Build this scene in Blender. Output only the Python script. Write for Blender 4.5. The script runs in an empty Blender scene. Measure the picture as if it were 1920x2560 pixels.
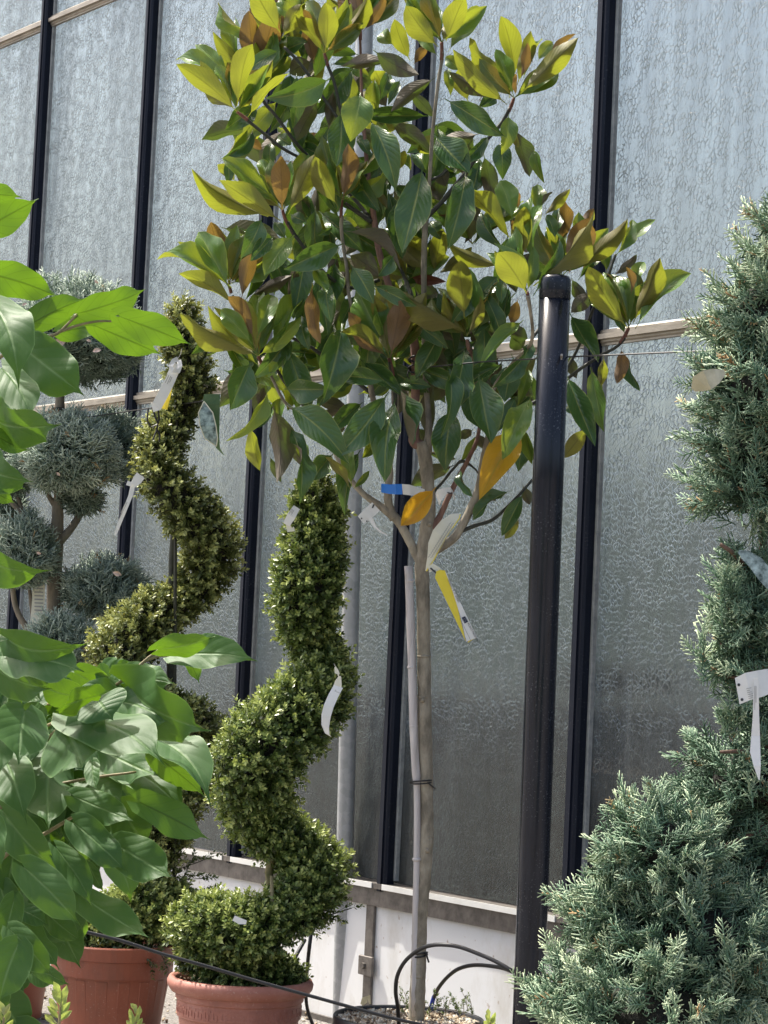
import bpy, math, random
import numpy as np
from mathutils import Vector, Matrix
random.seed(11); R = np.random.RandomState(7)
sc = bpy.context.scene
C = sc.collection
# ------------------------------------------------------------------ camera frame
F = 5700.0
def _n(v): v = np.array(v, float); return v/np.linalg.norm(v)
d_ = _n((-4130, 176, 5700)); AZ = _n((0.0465, -1, (4130*0.0465+176)/5700.0))
AX = -d_; AX = _n(AX-AX.dot(AZ)*AZ); AY = np.cross(AZ, AX)
M3 = np.array([AX, AY, AZ])
CAMH = 1.32
CAM = np.array([0, 0, CAMH])
def P(px, py, z):
    v = np.array([(px-960)/F*z, (py-1280)/F*z, z]); return CAM+M3 @ v
def W(px, py, Y=4.82):                                     # point of the plane Y=const seen at a pixel
    v = M3 @ np.array([(px-960)/F, (py-1280)/F, 1.0]); return CAM+v*(Y/v[1])
def DZ(h): return F*h/(0.81*1.0)
cam = bpy.data.objects.new('camera', bpy.data.cameras.new('camera')); C.objects.link(cam)
cam.data.sensor_fit = 'VERTICAL'; cam.data.sensor_height = 36; cam.data.sensor_width = 27
cam.data.lens = F/2560*36; cam.data.clip_end = 500; cam.data.clip_start = .05
rt, dn, fw = M3[:, 0], M3[:, 1], M3[:, 2]
cam.matrix_world = Matrix(((rt[0], -dn[0], -fw[0], 0), (rt[1], -dn[1], -fw[1], 0), (rt[2], -dn[2], -fw[2], CAMH), (0, 0, 0, 1)))
sc.camera = cam
# ------------------------------------------------------------------ light
SUN_AZ = math.radians(-90-17)     # direction TO the sun, from +Y clockwise: -90 = -X
SUN_EL = math.radians(60)
sdir = Vector((math.sin(SUN_AZ)*math.cos(SUN_EL), math.cos(SUN_AZ)*math.cos(SUN_EL), math.sin(SUN_EL)))
wd = bpy.data.worlds.new('World'); sc.world = wd; wd.use_nodes = True
nt = wd.node_tree; bg = nt.nodes['Background']
sky = nt.nodes.new('ShaderNodeTexSky'); sky.sky_type = 'NISHITA'; sky.sun_disc = False
sky.sun_elevation = SUN_EL; sky.sun_rotation = SUN_AZ; sky.dust_density = 6.0; sky.air_density = 1.0; sky.ozone_density = .6
nt.links.new(sky.outputs[0], bg.inputs[0]); bg.inputs[1].default_value = 0.15
sl = bpy.data.lights.new('sun', 'SUN'); sl.energy = 3.8; sl.angle = math.radians(0.6); sl.color = (1, .95, .86)
so = bpy.data.objects.new('sun', sl); C.objects.link(so)
so.rotation_euler = (-sdir).to_track_quat('-Z', 'Y').to_euler()
sc.view_settings.view_transform = 'Standard'; sc.view_settings.look = 'None'
sc.view_settings.gamma = 1; sc.view_settings.use_curve_mapping = False; sc.view_settings.exposure = 1.05
sc.render.engine = 'CYCLES'
cy = sc.cycles; cy.use_denoising = True; cy.max_bounces = 8; cy.diffuse_bounces = 3; cy.glossy_bounces = 3
cy.transmission_bounces = 6; cy.transparent_max_bounces = 8; cy.caustics_reflective = False; cy.caustics_refractive = False
cy.sample_clamp_indirect = 4
# ------------------------------------------------------------------ helpers
def tag(o, label=None, cat=None, group=None, kind=None):
    if label: o['label'] = label
    if cat: o['category'] = cat
    if group: o['group'] = group
    if kind: o['kind'] = kind
    return o
def thing(name, loc, label, cat, group=None):
    o = bpy.data.objects.new(name, None); C.objects.link(o); o.location = loc; o.empty_display_size = .1
    return tag(o, label, cat, group)
def mesh(name, V, Fc, mats, smooth=False, uv=None, mi=None, tint=None):
    me = bpy.data.meshes.new(name)
    V = np.asarray(V, np.float32)
    if isinstance(Fc, np.ndarray):
        n, k = Fc.shape
        me.vertices.add(len(V)); me.vertices.foreach_set('co', V.ravel())
        me.loops.add(n*k); me.loops.foreach_set('vertex_index', Fc.astype(np.int32).ravel())
        me.polygons.add(n); me.polygons.foreach_set('loop_start', (np.arange(n)*k).astype(np.int32))
        try: me.polygons.foreach_set('loop_total', np.full(n, k, np.int32))
        except Exception: pass
    else:
        me.from_pydata([tuple(map(float, v)) for v in V], [], [tuple(f) for f in Fc])
    me.update(calc_edges=True)
    for m in (mats if isinstance(mats, (list, tuple)) else [mats]): me.materials.append(m)
    if smooth: me.polygons.foreach_set('use_smooth', [True]*len(me.polygons))
    if mi is not None: me.polygons.foreach_set('material_index', np.asarray(mi, np.int32))
    if tint is not None:
        a = me.attributes.new('tint', 'FLOAT', 'POINT'); a.data.foreach_set('value', np.asarray(tint, np.float32))
    if uv is not None:
        l = me.uv_layers.new(name='UVMap'); vi = np.zeros(len(me.loops), np.int32); me.loops.foreach_get('vertex_index', vi)
        l.data.foreach_set('uv', np.asarray(uv, np.float32)[vi].ravel())
    me.validate(); me.update()
    return me
def obj(name, me, parent=None, loc=None):
    o = bpy.data.objects.new(name, me); C.objects.link(o)
    if parent is not None: o.parent = parent; o.matrix_parent_inverse = Matrix.Translation(-parent.location)
    if loc is not None: o.location = loc
    return o
class B:                                                     # collects simple shapes into one mesh
    def __init__(s): s.v = []; s.f = []; s.t = []
    def add(s, V, Fc, t=None):
        k = len(s.v); s.v += [tuple(v) for v in V]; s.f += [tuple(i+k for i in f) for f in Fc]
        s.t += [0 if t is None else t]*len(V); return s
    def box(s, a, b, ch=0.0):
        x0, y0, z0 = [min(a[i], b[i]) for i in range(3)]; x1, y1, z1 = [max(a[i], b[i]) for i in range(3)]
        if ch <= 0:
            return s.add([(x0,y0,z0),(x1,y0,z0),(x1,y1,z0),(x0,y1,z0),(x0,y0,z1),(x1,y0,z1),(x1,y1,z1),(x0,y1,z1)],
              [(0,3,2,1),(4,5,6,7),(0,1,5,4),(1,2,6,5),(2,3,7,6),(3,0,4,7)])
        # chamfer the edges along the longest axis
        L = [x1-x0, y1-y0, z1-z0]; ax = L.index(max(L)); o = [i for i in range(3) if i != ax]
        lo = [x0, y0, z0]; hi = [x1, y1, z1]; a0, a1 = lo[o[0]], hi[o[0]]; b0, b1 = lo[o[1]], hi[o[1]]
        pr = [(a0+ch,b0),(a1-ch,b0),(a1,b0+ch),(a1,b1-ch),(a1-ch,b1),(a0+ch,b1),(a0,b1-ch),(a0,b0+ch)]
        V = []
        for e in (lo[ax], hi[ax]):
            for (u, w) in pr:
                q = [0, 0, 0]; q[ax] = e; q[o[0]] = u; q[o[1]] = w; V.append(q)
        Fc = [tuple(range(8)), tuple(range(15, 7, -1))]+[(i, i+8, (i+1) % 8+8, (i+1) % 8) for i in range(8)]
        return s.add(V, Fc)
    def tube(s, pts, rad, n=8, t=None, cap=True, jit=0):
        pts = [np.array(p, float) for p in pts]; m = len(pts)
        if not hasattr(rad, '__len__'): rad = [rad]*m
        V = []; up = np.array([0.31, 0.17, 0.93])
        T0 = _n(pts[1]-pts[0]); u = np.cross(T0, up)
        if np.linalg.norm(u) < .1: u = np.cross(T0, (1, 0, 0))
        u = _n(u)
        for i in range(m):
            T = _n(pts[min(i+1, m-1)]-pts[max(i-1, 0)]); u = _n(u-u.dot(T)*T); w = np.cross(T, u)
            for k in range(n):
                a = 2*math.pi*k/n; r = rad[i]*(1+jit*(R.rand()-.5)); V.append(pts[i]+r*(math.cos(a)*u+math.sin(a)*w))
        Fc = [(i*n+k, i*n+(k+1) % n, (i+1)*n+(k+1) % n, (i+1)*n+k) for i in range(m-1) for k in range(n)]
        if cap: Fc += [tuple(range(n-1, -1, -1)), tuple((m-1)*n+k for k in range(n))]
        return s.add(V, Fc, t)
    def lathe(s, c, prof, n=48):
        V = [(c[0]+r*math.cos(2*math.pi*k/n), c[1]+r*math.sin(2*math.pi*k/n), c[2]+z) for (r, z) in prof for k in range(n)]
        return s.add(V, [(i*n+k, i*n+(k+1) % n, (i+1)*n+(k+1) % n, (i+1)*n+k) for i in range(len(prof)-1) for k in range(n)])
    def obj(s, name, mat, parent=None, smooth=False, tint=False):
        return obj(name, mesh(name, s.v, s.f, mat, smooth, tint=s.t if tint else None), parent)
def cr(pts, k=6):                                            # Catmull-Rom through points (any dimension)
    p = [np.array(q, float) for q in pts]; p = [2*p[0]-p[1]]+p+[2*p[-1]-p[-2]]; out = []
    for i in range(1, len(p)-2):
        for j in range(k):
            t = j/k; out.append(.5*(2*p[i]+(p[i+1]-p[i-1])*t+(2*p[i-1]-5*p[i]+4*p[i+1]-p[i+2])*t*t+(3*p[i]-p[i-1]-3*p[i+1]+p[i+2])*t**3))
    out.append(p[-2]); return out
def ease(o): 
    for p in o.data.polygons: p.use_smooth = True
    return o
# ------------------------------------------------------------------ materials
def mat(name):
    m = bpy.data.materials.new(name); m.use_nodes = True; n = m.node_tree.nodes; b = n['Principled BSDF']; return m, n, m.node_tree.links, b
def noise_mat(name, c1, c2, scale=8, rough=.6, bump=.2, bdist=.002, metallic=0, detail=6, stretch=None, spec=.5, c3=None):
    m, n, l, b = mat(name)
    tc = n.new('ShaderNodeTexCoord'); mp = n.new('ShaderNodeMapping'); l.new(tc.outputs['Object'], mp.inputs[0])
    if stretch: mp.inputs['Scale'].default_value = stretch
    t = n.new('ShaderNodeTexNoise'); t.inputs['Scale'].default_value = scale; t.inputs['Detail'].default_value = detail; t.inputs['Roughness'].default_value = .65
    l.new(mp.outputs[0], t.inputs[0])
    r = n.new('ShaderNodeValToRGB'); r.color_ramp.elements[0].position = .35; r.color_ramp.elements[1].position = .65
    r.color_ramp.elements[0].color = (*c1, 1); r.color_ramp.elements[1].color = (*c2, 1)
    if c3: e = r.color_ramp.elements.new(.5); e.color = (*c3, 1)
    l.new(t.outputs[0], r.inputs[0]); l.new(r.outputs[0], b.inputs['Base Color'])
    bp = n.new('ShaderNodeBump'); bp.inputs['Strength'].default_value = bump; bp.inputs['Distance'].default_value = bdist
    l.new(t.outputs[0], bp.inputs['Height']); l.new(bp.outputs[0], b.inputs['Normal'])
    b.inputs['Roughness'].default_value = rough; b.inputs['Metallic'].default_value = metallic
    b.inputs['Specular IOR Level'].default_value = spec
    return m
def leaf_mat(name, top, top2, und, und2, tr, tfac=.35, rt_=.32, ru=.6, rib=(.3,.34,.06), vein=.35, vbump=.6, vn=11.0):
    m, n, l, b = mat(name); N = n.new
    geo = N('ShaderNodeNewGeometry'); oi = N('ShaderNodeObjectInfo'); uv = N('ShaderNodeUVMap'); uv.uv_map = 'UVMap'
    tc = N('ShaderNodeTexCoord')
    ns = N('ShaderNodeTexNoise'); ns.inputs['Scale'].default_value = 3.0; ns.inputs['Detail'].default_value = 4
    ad = N('ShaderNodeVectorMath'); ad.operation = 'ADD'; l.new(uv.outputs[0], ad.inputs[0]); l.new(oi.outputs['Location'], ad.inputs[1]); l.new(ad.outputs[0], ns.inputs[0])
    def mx(a, bb, f):
        q = N('ShaderNodeMix'); q.data_type = 'RGBA'
        for s, v in ((6, a), (7, bb)):
            if isinstance(v, tuple): q.inputs[s].default_value = (*v, 1)
            else: l.new(v, q.inputs[s])
        if isinstance(f, float): q.inputs[0].default_value = f
        else: l.new(f, q.inputs[0])
        return q.outputs[2]
    def mth(op, a, bb=None, c=None):
        q = N('ShaderNodeMath'); q.operation = op
        for s, v in enumerate((a, bb, c)):
            if v is None: continue
            if isinstance(v, (int, float)): q.inputs[s].default_value = v
            else: l.new(v, q.inputs[s])
        return q.outputs[0]
    f = mth('ADD', mth('MULTIPLY', oi.outputs['Random'], .7), mth('MULTIPLY', mth('SUBTRACT', ns.outputs[0], .35), 1.0))
    cl = N('ShaderNodeClamp'); l.new(f, cl.inputs[0]); f = cl.outputs[0]
    ct = mx(top, top2, f); cu = mx(und, und2, f)
    sx = N('ShaderNodeSeparateXYZ'); l.new(uv.outputs[0], sx.inputs[0])
    ax = mth('ABSOLUTE', mth('SUBTRACT', sx.outputs[0], .5))
    ribf = mth('SUBTRACT', 1.0, mth('SMOOTH_MIN', mth('DIVIDE', ax, .045), 1.0, .1))
    # side veins: slanting from the midrib towards the tip
    vv = mth('SUBTRACT', mth('MULTIPLY', sx.outputs[1], vn), mth('MULTIPLY', ax, vn*.62))
    tri = mth('ABSOLUTE', mth('SUBTRACT', mth('FRACT', vv), .5))
    vf = mth('SUBTRACT', 1.0, mth('MINIMUM', mth('DIVIDE', tri, .07), 1.0))
    edge = mth('MAXIMUM', mth('SUBTRACT', mth('MULTIPLY', ax, 22.0), 10.2), 0.0)
    ct = mx(ct, rib, mth('MINIMUM', mth('ADD', mth('MAXIMUM', ribf, mth('MULTIPLY', vf, vein*.5)), edge), 1.0))
    cu = mx(cu, tuple(x*.55 for x in und), mth('MULTIPLY', mth('MAXIMUM', ribf, mth('MULTIPLY', vf, vein)), .8))
    col = mx(ct, cu, geo.outputs['Backfacing']); l.new(col, b.inputs['Base Color'])
    rr = N('ShaderNodeMix'); rr.inputs[2].default_value = rt_; rr.inputs[3].default_value = ru; l.new(geo.outputs['Backfacing'], rr.inputs[0]); l.new(rr.outputs[0], b.inputs['Roughness'])
    bp = N('ShaderNodeBump'); bp.inputs['Strength'].default_value = vbump; bp.inputs['Distance'].default_value = .0015
    h = mth('ADD', mth('MULTIPLY', mth('MINIMUM', mth('MULTIPLY', tri, 3.0), 1.0), .5), mth('ADD', mth('MULTIPLY', ns.outputs[0], .8), mth('MULTIPLY', ribf, -1.2)))
    l.new(h, bp.inputs['Height']); l.new(bp.outputs[0], b.inputs['Normal'])
    tn = N('ShaderNodeBsdfTranslucent'); l.new(mx(mx(tr, tuple(x*.75 for x in tr), f), tuple(x*.5 for x in tr), mth('MAXIMUM', ribf, mth('MULTIPLY', vf, .5))), tn.inputs[0])
    ms = N('ShaderNodeMixShader'); ms.inputs[0].default_value = tfac
    l.new(b.outputs[0], ms.inputs[1]); l.new(tn.outputs[0], ms.inputs[2]); l.new(ms.outputs[0], n['Material Output'].inputs[0])
    return m
def tint_mat(name, c0, c1, c2, rough=.5, tr=.25, trc=(.2,.3,.04)):
    m, n, l, b = mat(name); N = n.new
    a = N('ShaderNodeAttribute'); a.attribute_name = 'tint'
    r = N('ShaderNodeValToRGB'); e = r.color_ramp.elements; e[0].color = (*c0, 1); e[1].color = (*c2, 1); e.new(.5).color = (*c1, 1)
    l.new(a.outputs['Fac'], r.inputs[0]); l.new(r.outputs[0], b.inputs['Base Color']); b.inputs['Roughness'].default_value = rough
    tn = N('ShaderNodeBsdfTranslucent'); mx = N('ShaderNodeMix'); mx.data_type = 'RGBA'; mx.inputs[0].default_value = .5
    l.new(r.outputs[0], mx.inputs[6]); mx.inputs[7].default_value = (*trc, 1); l.new(mx.outputs[2], tn.inputs[0])
    ms = N('ShaderNodeMixShader'); ms.inputs[0].default_value = tr
    l.new(b.outputs[0], ms.inputs[1]); l.new(tn.outputs[0], ms.inputs[2]); l.new(ms.outputs[0], n['Material Output'].inputs[0])
    return m
GLASS_FROST = .24
def glass_mat(name):
    m, n, l, b = mat(name); N = n.new
    tc = N('ShaderNodeTexCoord'); mp = N('ShaderNodeMapping'); mp.inputs['Scale'].default_value = (1.15, .01, 1)
    l.new(tc.outputs['Object'], mp.inputs[0])
    ns = N('ShaderNodeTexNoise'); ns.inputs['Scale'].default_value = 26; ns.inputs['Detail'].default_value = 3; l.new(mp.outputs[0], ns.inputs[0])
    sc_ = N('ShaderNodeVectorMath'); sc_.operation = 'SCALE'; sc_.inputs['Scale'].default_value = .022; l.new(ns.outputs['Color'], sc_.inputs[0])
    ad = N('ShaderNodeVectorMath'); l.new(mp.outputs[0], ad.inputs[0]); l.new(sc_.outputs[0], ad.inputs[1])
    vo = N('ShaderNodeTexVoronoi'); vo.feature = 'DISTANCE_TO_EDGE'; vo.inputs['Scale'].default_value = 56; l.new(ad.outputs[0], vo.inputs[0])
    rp = N('ShaderNodeMapRange'); rp.inputs[2].default_value = .13; l.new(vo.outputs['Distance'], rp.inputs[0]); rp.interpolation_type = 'SMOOTHSTEP'
    n2 = N('ShaderNodeTexNoise'); n2.inputs['Scale'].default_value = 60; n2.inputs['Detail'].default_value = 2; l.new(mp.outputs[0], n2.inputs[0])
    v2 = N('ShaderNodeTexVoronoi'); v2.inputs['Scale'].default_value = 56; l.new(ad.outputs[0], v2.inputs[0])
    sp = N('ShaderNodeSeparateColor'); l.new(v2.outputs['Color'], sp.inputs[0])
    def mth(op, a, c):
        q = N('ShaderNodeMath'); q.operation = op
        for s, v in enumerate((a, c)):
            if isinstance(v, (int, float)): q.inputs[s].default_value = v
            else: l.new(v, q.inputs[s])
        return q.outputs[0]
    n3 = N('ShaderNodeTexNoise'); n3.inputs['Scale'].default_value = 17; n3.inputs['Detail'].default_value = 2; l.new(mp.outputs[0], n3.inputs[0])
    mk = N('ShaderNodeMapRange'); mk.inputs[1].default_value = .36; mk.inputs[2].default_value = .62; l.new(n3.outputs[0], mk.inputs[0])
    h = mth('ADD', mth('MULTIPLY', mth('SUBTRACT', rp.outputs[0], 1.0), mth('ADD', mth('MULTIPLY', mk.outputs[0], .95), .12)), mth('ADD', mth('MULTIPLY', n2.outputs[0], .45), mth('MULTIPLY', mth('MULTIPLY', sp.outputs[0], rp.outputs[0]), .35)))
    bp = N('ShaderNodeBump'); bp.inputs['Strength'].default_value = 1.0; bp.inputs['Distance'].default_value = .00075
    l.new(h, bp.inputs['Height'])
    dirt = N('ShaderNodeTexNoise'); dirt.inputs['Scale'].default_value = 1.6; dirt.inputs['Detail'].default_value = 7; l.new(tc.outputs['Object'], dirt.inputs[0])
    cr_ = N('ShaderNodeValToRGB'); cr_.color_ramp.elements[0].color = (.40, .44, .44, 1); cr_.color_ramp.elements[1].color = (.55, .59, .59, 1)
    l.new(dirt.outputs[0], cr_.inputs[0])
    g = N('ShaderNodeBsdfGlass'); g.inputs['Roughness'].default_value = .17; g.inputs['IOR'].default_value = 1.45; g.inputs['Color'].default_value = (.82, .85, .83, 1)
    l.new(bp.outputs[0], g.inputs['Normal'])
    df = N('ShaderNodeBsdfDiffuse'); l.new(cr_.outputs[0], df.inputs[0]); l.new(bp.outputs[0], df.inputs['Normal'])
    tl = N('ShaderNodeBsdfTranslucent'); l.new(cr_.outputs[0], tl.inputs[0]); l.new(bp.outputs[0], tl.inputs['Normal'])
    gl = N('ShaderNodeBsdfGlossy'); gl.inputs['Roughness'].default_value = .30; l.new(bp.outputs[0], gl.inputs['Normal'])
    m1 = N('ShaderNodeMixShader'); m1.inputs[0].default_value = .72; l.new(df.outputs[0], m1.inputs[1]); l.new(tl.outputs[0], m1.inputs[2])
    m2 = N('ShaderNodeMixShader'); sm = N('ShaderNodeMapping'); sm.inputs['Scale'].default_value = (9, 1, .8); l.new(tc.outputs['Object'], sm.inputs[0])
    oi = N('ShaderNodeObjectInfo'); sa = N('ShaderNodeVectorMath'); l.new(sm.outputs[0], sa.inputs[0]); l.new(oi.outputs['Location'], sa.inputs[1])
    sn = N('ShaderNodeTexNoise'); sn.inputs['Scale'].default_value = 1.1; sn.inputs['Detail'].default_value = 7; sn.inputs['Roughness'].default_value = .6; l.new(sa.outputs[0], sn.inputs[0])
    sr = N('ShaderNodeMapRange'); sr.inputs[1].default_value = .38; sr.inputs[2].default_value = .68; sr.inputs[3].default_value = GLASS_FROST*.7; sr.inputs[4].default_value = GLASS_FROST*1.45; l.new(sn.outputs[0], sr.inputs[0]); l.new(sr.outputs[0], m2.inputs[0]); l.new(g.outputs[0], m2.inputs[1]); l.new(m1.outputs[0], m2.inputs[2])
    fr = N('ShaderNodeFresnel'); fr.inputs[0].default_value = 1.5; l.new(bp.outputs[0], fr.inputs['Normal'])
    m3 = N('ShaderNodeMixShader'); l.new(fr.outputs[0], m3.inputs[0]); l.new(m2.outputs[0], m3.inputs[1]); l.new(gl.outputs[0], m3.inputs[2])
    l.new(m2.outputs[0], n['Material Output'].inputs[0])
    return m
M = {}
M['glass'] = glass_mat('patterned_glass')
M['mullion'] = noise_mat('dark_navy_coated_metal', (.005,.008,.017), (.009,.013,.026), 60, .5, .1, .0005, stretch=(1,1,.05), spec=.25)
M['alu'] = noise_mat('weathered_aluminium', (.25,.22,.175), (.47,.42,.34), 30, .45, .2, .0006, metallic=.5, stretch=(.2,1,1))
M['alu_grey'] = noise_mat('dull_grey_metal', (.11,.10,.09), (.22,.20,.18), 22, .5, .2, .0006, metallic=.5)
M['side_strip'] = noise_mat('grey_side_strip', (.25,.27,.27), (.42,.44,.43), 30, .7)  # plain grey for the strips beside the glazing bars
M['gravel'] = noise_mat('grey_gravel', (.12,.11,.10), (.34,.32,.29), 70, .9, .8, .02)
M['soil'] = noise_mat('dark_potting_soil', (.012,.008,.006), (.05,.035,.025), 90, .95, .9, .01)
M['plastic_black'] = noise_mat('black_plastic', (.008,.009,.011), (.014,.015,.018), 40, .38, .1, .0005)
M['rubber'] = noise_mat('black_rubber_hose', (.008,.008,.009), (.016,.016,.017), 60, .45, .1, .0005)
M['blue'] = noise_mat('blue_plastic', (.01,.03,.25), (.015,.04,.32), 20, .4)
M['bark'] = noise_mat('magnolia_bark', (.15,.13,.095), (.38,.34,.26), 26, .8, .7, .004, stretch=(1,1,.45), c3=(.27,.235,.175))
M['bark_red'] = noise_mat('peeled_red_brown_bark', (.12,.06,.045), (.26,.15,.11), 45, .8, .7, .003, stretch=(1,1,.3))
M['twig_dark'] = noise_mat('dark_olive_twig', (.018,.018,.014), (.045,.05,.03), 60, .6, .3, .001)
M['twig_red'] = noise_mat('red_brown_twig', (.12,.04,.03), (.22,.09,.06), 60, .6, .3, .001)
M['bark_jun'] = noise_mat('grey_brown_juniper_bark', (.12,.105,.08), (.30,.26,.20), 22, .85, .7, .005, stretch=(1,1,.35))
M['bark_conif'] = noise_mat('conifer_bark', (.06,.035,.025), (.15,.09,.06), 40, .85, .7, .004, stretch=(1,1,.3))
M['twig_tan'] = noise_mat('tan_green_twig', (.16,.14,.06), (.3,.24,.12), 40, .6)
M['bamboo'] = noise_mat('weathered_bamboo', (.34,.30,.27), (.60,.56,.54), 30, .6, .3, .001, stretch=(1,1,.08), c3=(.50,.46,.44))
M['terra'] = noise_mat('terracotta_plastic', (.18,.062,.036), (.32,.10,.055), 5, .5, .15, .0008, detail=9, stretch=(1,1,.5), c3=(.27,.078,.040))
M['terra_pale'] = noise_mat('pale_terracotta_plastic', (.26,.11,.08), (.44,.20,.15), 5, .6, .15, .0008, detail=9, c3=(.36,.14,.098))
M['tagw'] = noise_mat('white_label_plastic', (.70,.70,.66), (.78,.78,.75), 10, .45, .05)
M['tagc'] = noise_mat('cream_label_card', (.66,.64,.50), (.75,.73,.60), 10, .5, .05)
M['tagy'] = noise_mat('yellow_label_plastic', (.75,.60,.04), (.80,.66,.06), 10, .45, .05)
M['tapeb'] = noise_mat('blue_tape', (.0,.13,.52), (.0,.15,.58), 10, .4, .05)
M['ink'] = noise_mat('black_print', (.02,.02,.025), (.03,.03,.035), 10, .6, .0)
M['inkgrey'] = noise_mat('grey_print', (.30,.30,.28), (.36,.36,.34), 10, .6, .0)
M['inkblue'] = noise_mat('navy_print', (.015,.02,.05), (.02,.03,.06), 10, .6, .0)
M['tagg'] = noise_mat('green_label_card', (.05,.12,.05), (.22,.28,.12), 6, .45, .05)
M['tagpic'] = noise_mat('printed_foliage_picture', (.03,.06,.06), (.42,.55,.55), 55, .4, .05)
def panel_mat():
    m, n, l, b = mat('white_coated_panel'); N = n.new
    tc = N('ShaderNodeTexCoord'); a = N('ShaderNodeTexNoise'); a.inputs['Scale'].default_value = 3.5; a.inputs['Detail'].default_value = 8; a.inputs['Roughness'].default_value = .7
    mp = N('ShaderNodeMapping'); mp.inputs['Scale'].default_value = (1, 1, .5); l.new(tc.outputs['Object'], mp.inputs[0]); l.new(mp.outputs[0], a.inputs[0])
    r = N('ShaderNodeValToRGB'); e = r.color_ramp.elements; e[0].position = .30; e[0].color = (.60,.58,.53,1); e[1].position = .52; e[1].color = (.80,.81,.81,1); l.new(a.outputs[0], r.inputs[0])
    s = N('ShaderNodeTexNoise'); s.inputs['Scale'].default_value = 38; s.inputs['Detail'].default_value = 3; l.new(tc.outputs['Object'], s.inputs[0])
    r2 = N('ShaderNodeValToRGB'); e = r2.color_ramp.elements; e[0].position = .68; e[0].color = (1,1,1,1); e[1].position = .76; e[1].color = (.5,.36,.26,1); l.new(s.outputs[0], r2.inputs[0])
    mx = N('ShaderNodeMix'); mx.data_type = 'RGBA'; mx.blend_type = 'MULTIPLY'; mx.inputs[0].default_value = .8; l.new(r.outputs[0], mx.inputs[6]); l.new(r2.outputs[0], mx.inputs[7])
    l.new(mx.outputs[2], b.inputs['Base Color']); b.inputs['Roughness'].default_value = .45
    return m
M['panel'] = panel_mat()
def dusty(m, amt=.35, sc_=260, col=(.35,.36,.38)):
    n, l = m.node_tree.nodes, m.node_tree.links; b = n['Principled BSDF']; tc = n.new('ShaderNodeTexCoord')
    a = n.new('ShaderNodeTexNoise'); a.inputs['Scale'].default_value = sc_; a.inputs['Detail'].default_value = 3; l.new(tc.outputs['Object'], a.inputs[0])
    c = n.new('ShaderNodeTexNoise'); c.inputs['Scale'].default_value = 7; c.inputs['Detail'].default_value = 5; l.new(tc.outputs['Object'], c.inputs[0])
    r = n.new('ShaderNodeMapRange'); r.inputs[1].default_value = .62; r.inputs[2].default_value = .72; l.new(a.outputs[0], r.inputs[0])
    r2 = n.new('ShaderNodeMapRange'); r2.inputs[1].default_value = .42; r2.inputs[2].default_value = .7; l.new(c.outputs[0], r2.inputs[0])
    q = n.new('ShaderNodeMath'); q.operation = 'MULTIPLY'; l.new(r.outputs[0], q.inputs[0]); l.new(r2.outputs[0], q.inputs[1])
    q2 = n.new('ShaderNodeMath'); q2.operation = 'MULTIPLY'; q2.inputs[1].default_value = amt; l.new(q.outputs[0], q2.inputs[0])
    mx = n.new('ShaderNodeMix'); mx.data_type = 'RGBA'; mx.inputs[7].default_value = (*col, 1); l.new(q2.outputs[0], mx.inputs[0])
    src = b.inputs['Base Color'].links[0].from_socket; l.new(src, mx.inputs[6]); l.new(mx.outputs[2], b.inputs['Base Color'])
def pipe_mat():
    m, n, l, b = mat('galvanised_steel'); N = n.new
    tc = N('ShaderNodeTexCoord'); v = N('ShaderNodeTexVoronoi'); v.inputs['Scale'].default_value = 45; l.new(tc.outputs['Object'], v.inputs[0])
    r = N('ShaderNodeValToRGB'); e = r.color_ramp.elements; e[0].color = (.36,.38,.39,1); e[1].color = (.5,.52,.53,1); l.new(v.outputs['Color'], r.inputs[0]); l.new(r.outputs[0], b.inputs['Base Color'])
    b.inputs['Metallic'].default_value = .35; b.inputs['Roughness'].default_value = .42
    return m
M['pipe'] = pipe_mat()
M['post'] = noise_mat('glossy_navy_black_plastic', (.006,.008,.014), (.012,.015,.024), 90, .20, .15, .0006, stretch=(1,1,.06), spec=.35)
dusty(M['post'], .5, 230); dusty(M['mullion'], .3, 200); dusty(M['terra'], .5, 160, (.5,.42,.36)); dusty(M['terra_pale'], .5, 160, (.6,.5,.45))
M['mag_old'] = leaf_mat('magnolia_leaf_mature', (.036,.092,.026), (.078,.15,.042), (.12,.09,.055), (.08,.065,.038), (.15,.26,.025), .18, .24, .62, rib=(.26,.30,.07))
M['mag_young'] = leaf_mat('magnolia_leaf_young', (.12,.24,.045), (.08,.17,.035), (.17,.165,.035), (.13,.105,.03), (.36,.41,.03), .36, .26, .5, rib=(.30,.40,.09))
M['mag_amber'] = leaf_mat('magnolia_leaf_copper', (.11,.18,.035), (.08,.14,.03), (.20,.12,.055), (.13,.08,.04), (.30,.19,.035), .28, .30, .5, rib=(.30,.34,.07))
M['mag_yellow'] = leaf_mat('magnolia_leaf_turning_yellow', (.66,.42,.03), (.58,.28,.03), (.6,.4,.05), (.5,.3,.05), (.7,.4,.02), .3, .38, .55, rib=(.6,.45,.05))
M['mag_dead'] = leaf_mat('magnolia_leaf_dead', (.20,.07,.035), (.14,.05,.03), (.2,.08,.04), (.15,.06,.04), (.3,.08,.02), .2, .6, .7, rib=(.12,.05,.03))
M['big'] = leaf_mat('heart_leaf', (.036,.095,.026), (.060,.135,.040), (.075,.16,.026), (.09,.18,.03), (.26,.50,.012), .20, .54, .58, rib=(.15,.25,.09), vein=.34, vbump=.55, vn=5.5)
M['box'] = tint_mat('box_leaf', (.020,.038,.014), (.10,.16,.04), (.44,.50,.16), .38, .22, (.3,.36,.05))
M['boxy'] = tint_mat('box_leaf_yellowed', (.024,.036,.014), (.105,.145,.04), (.49,.53,.20), .4, .22, (.4,.36,.06))
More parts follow.
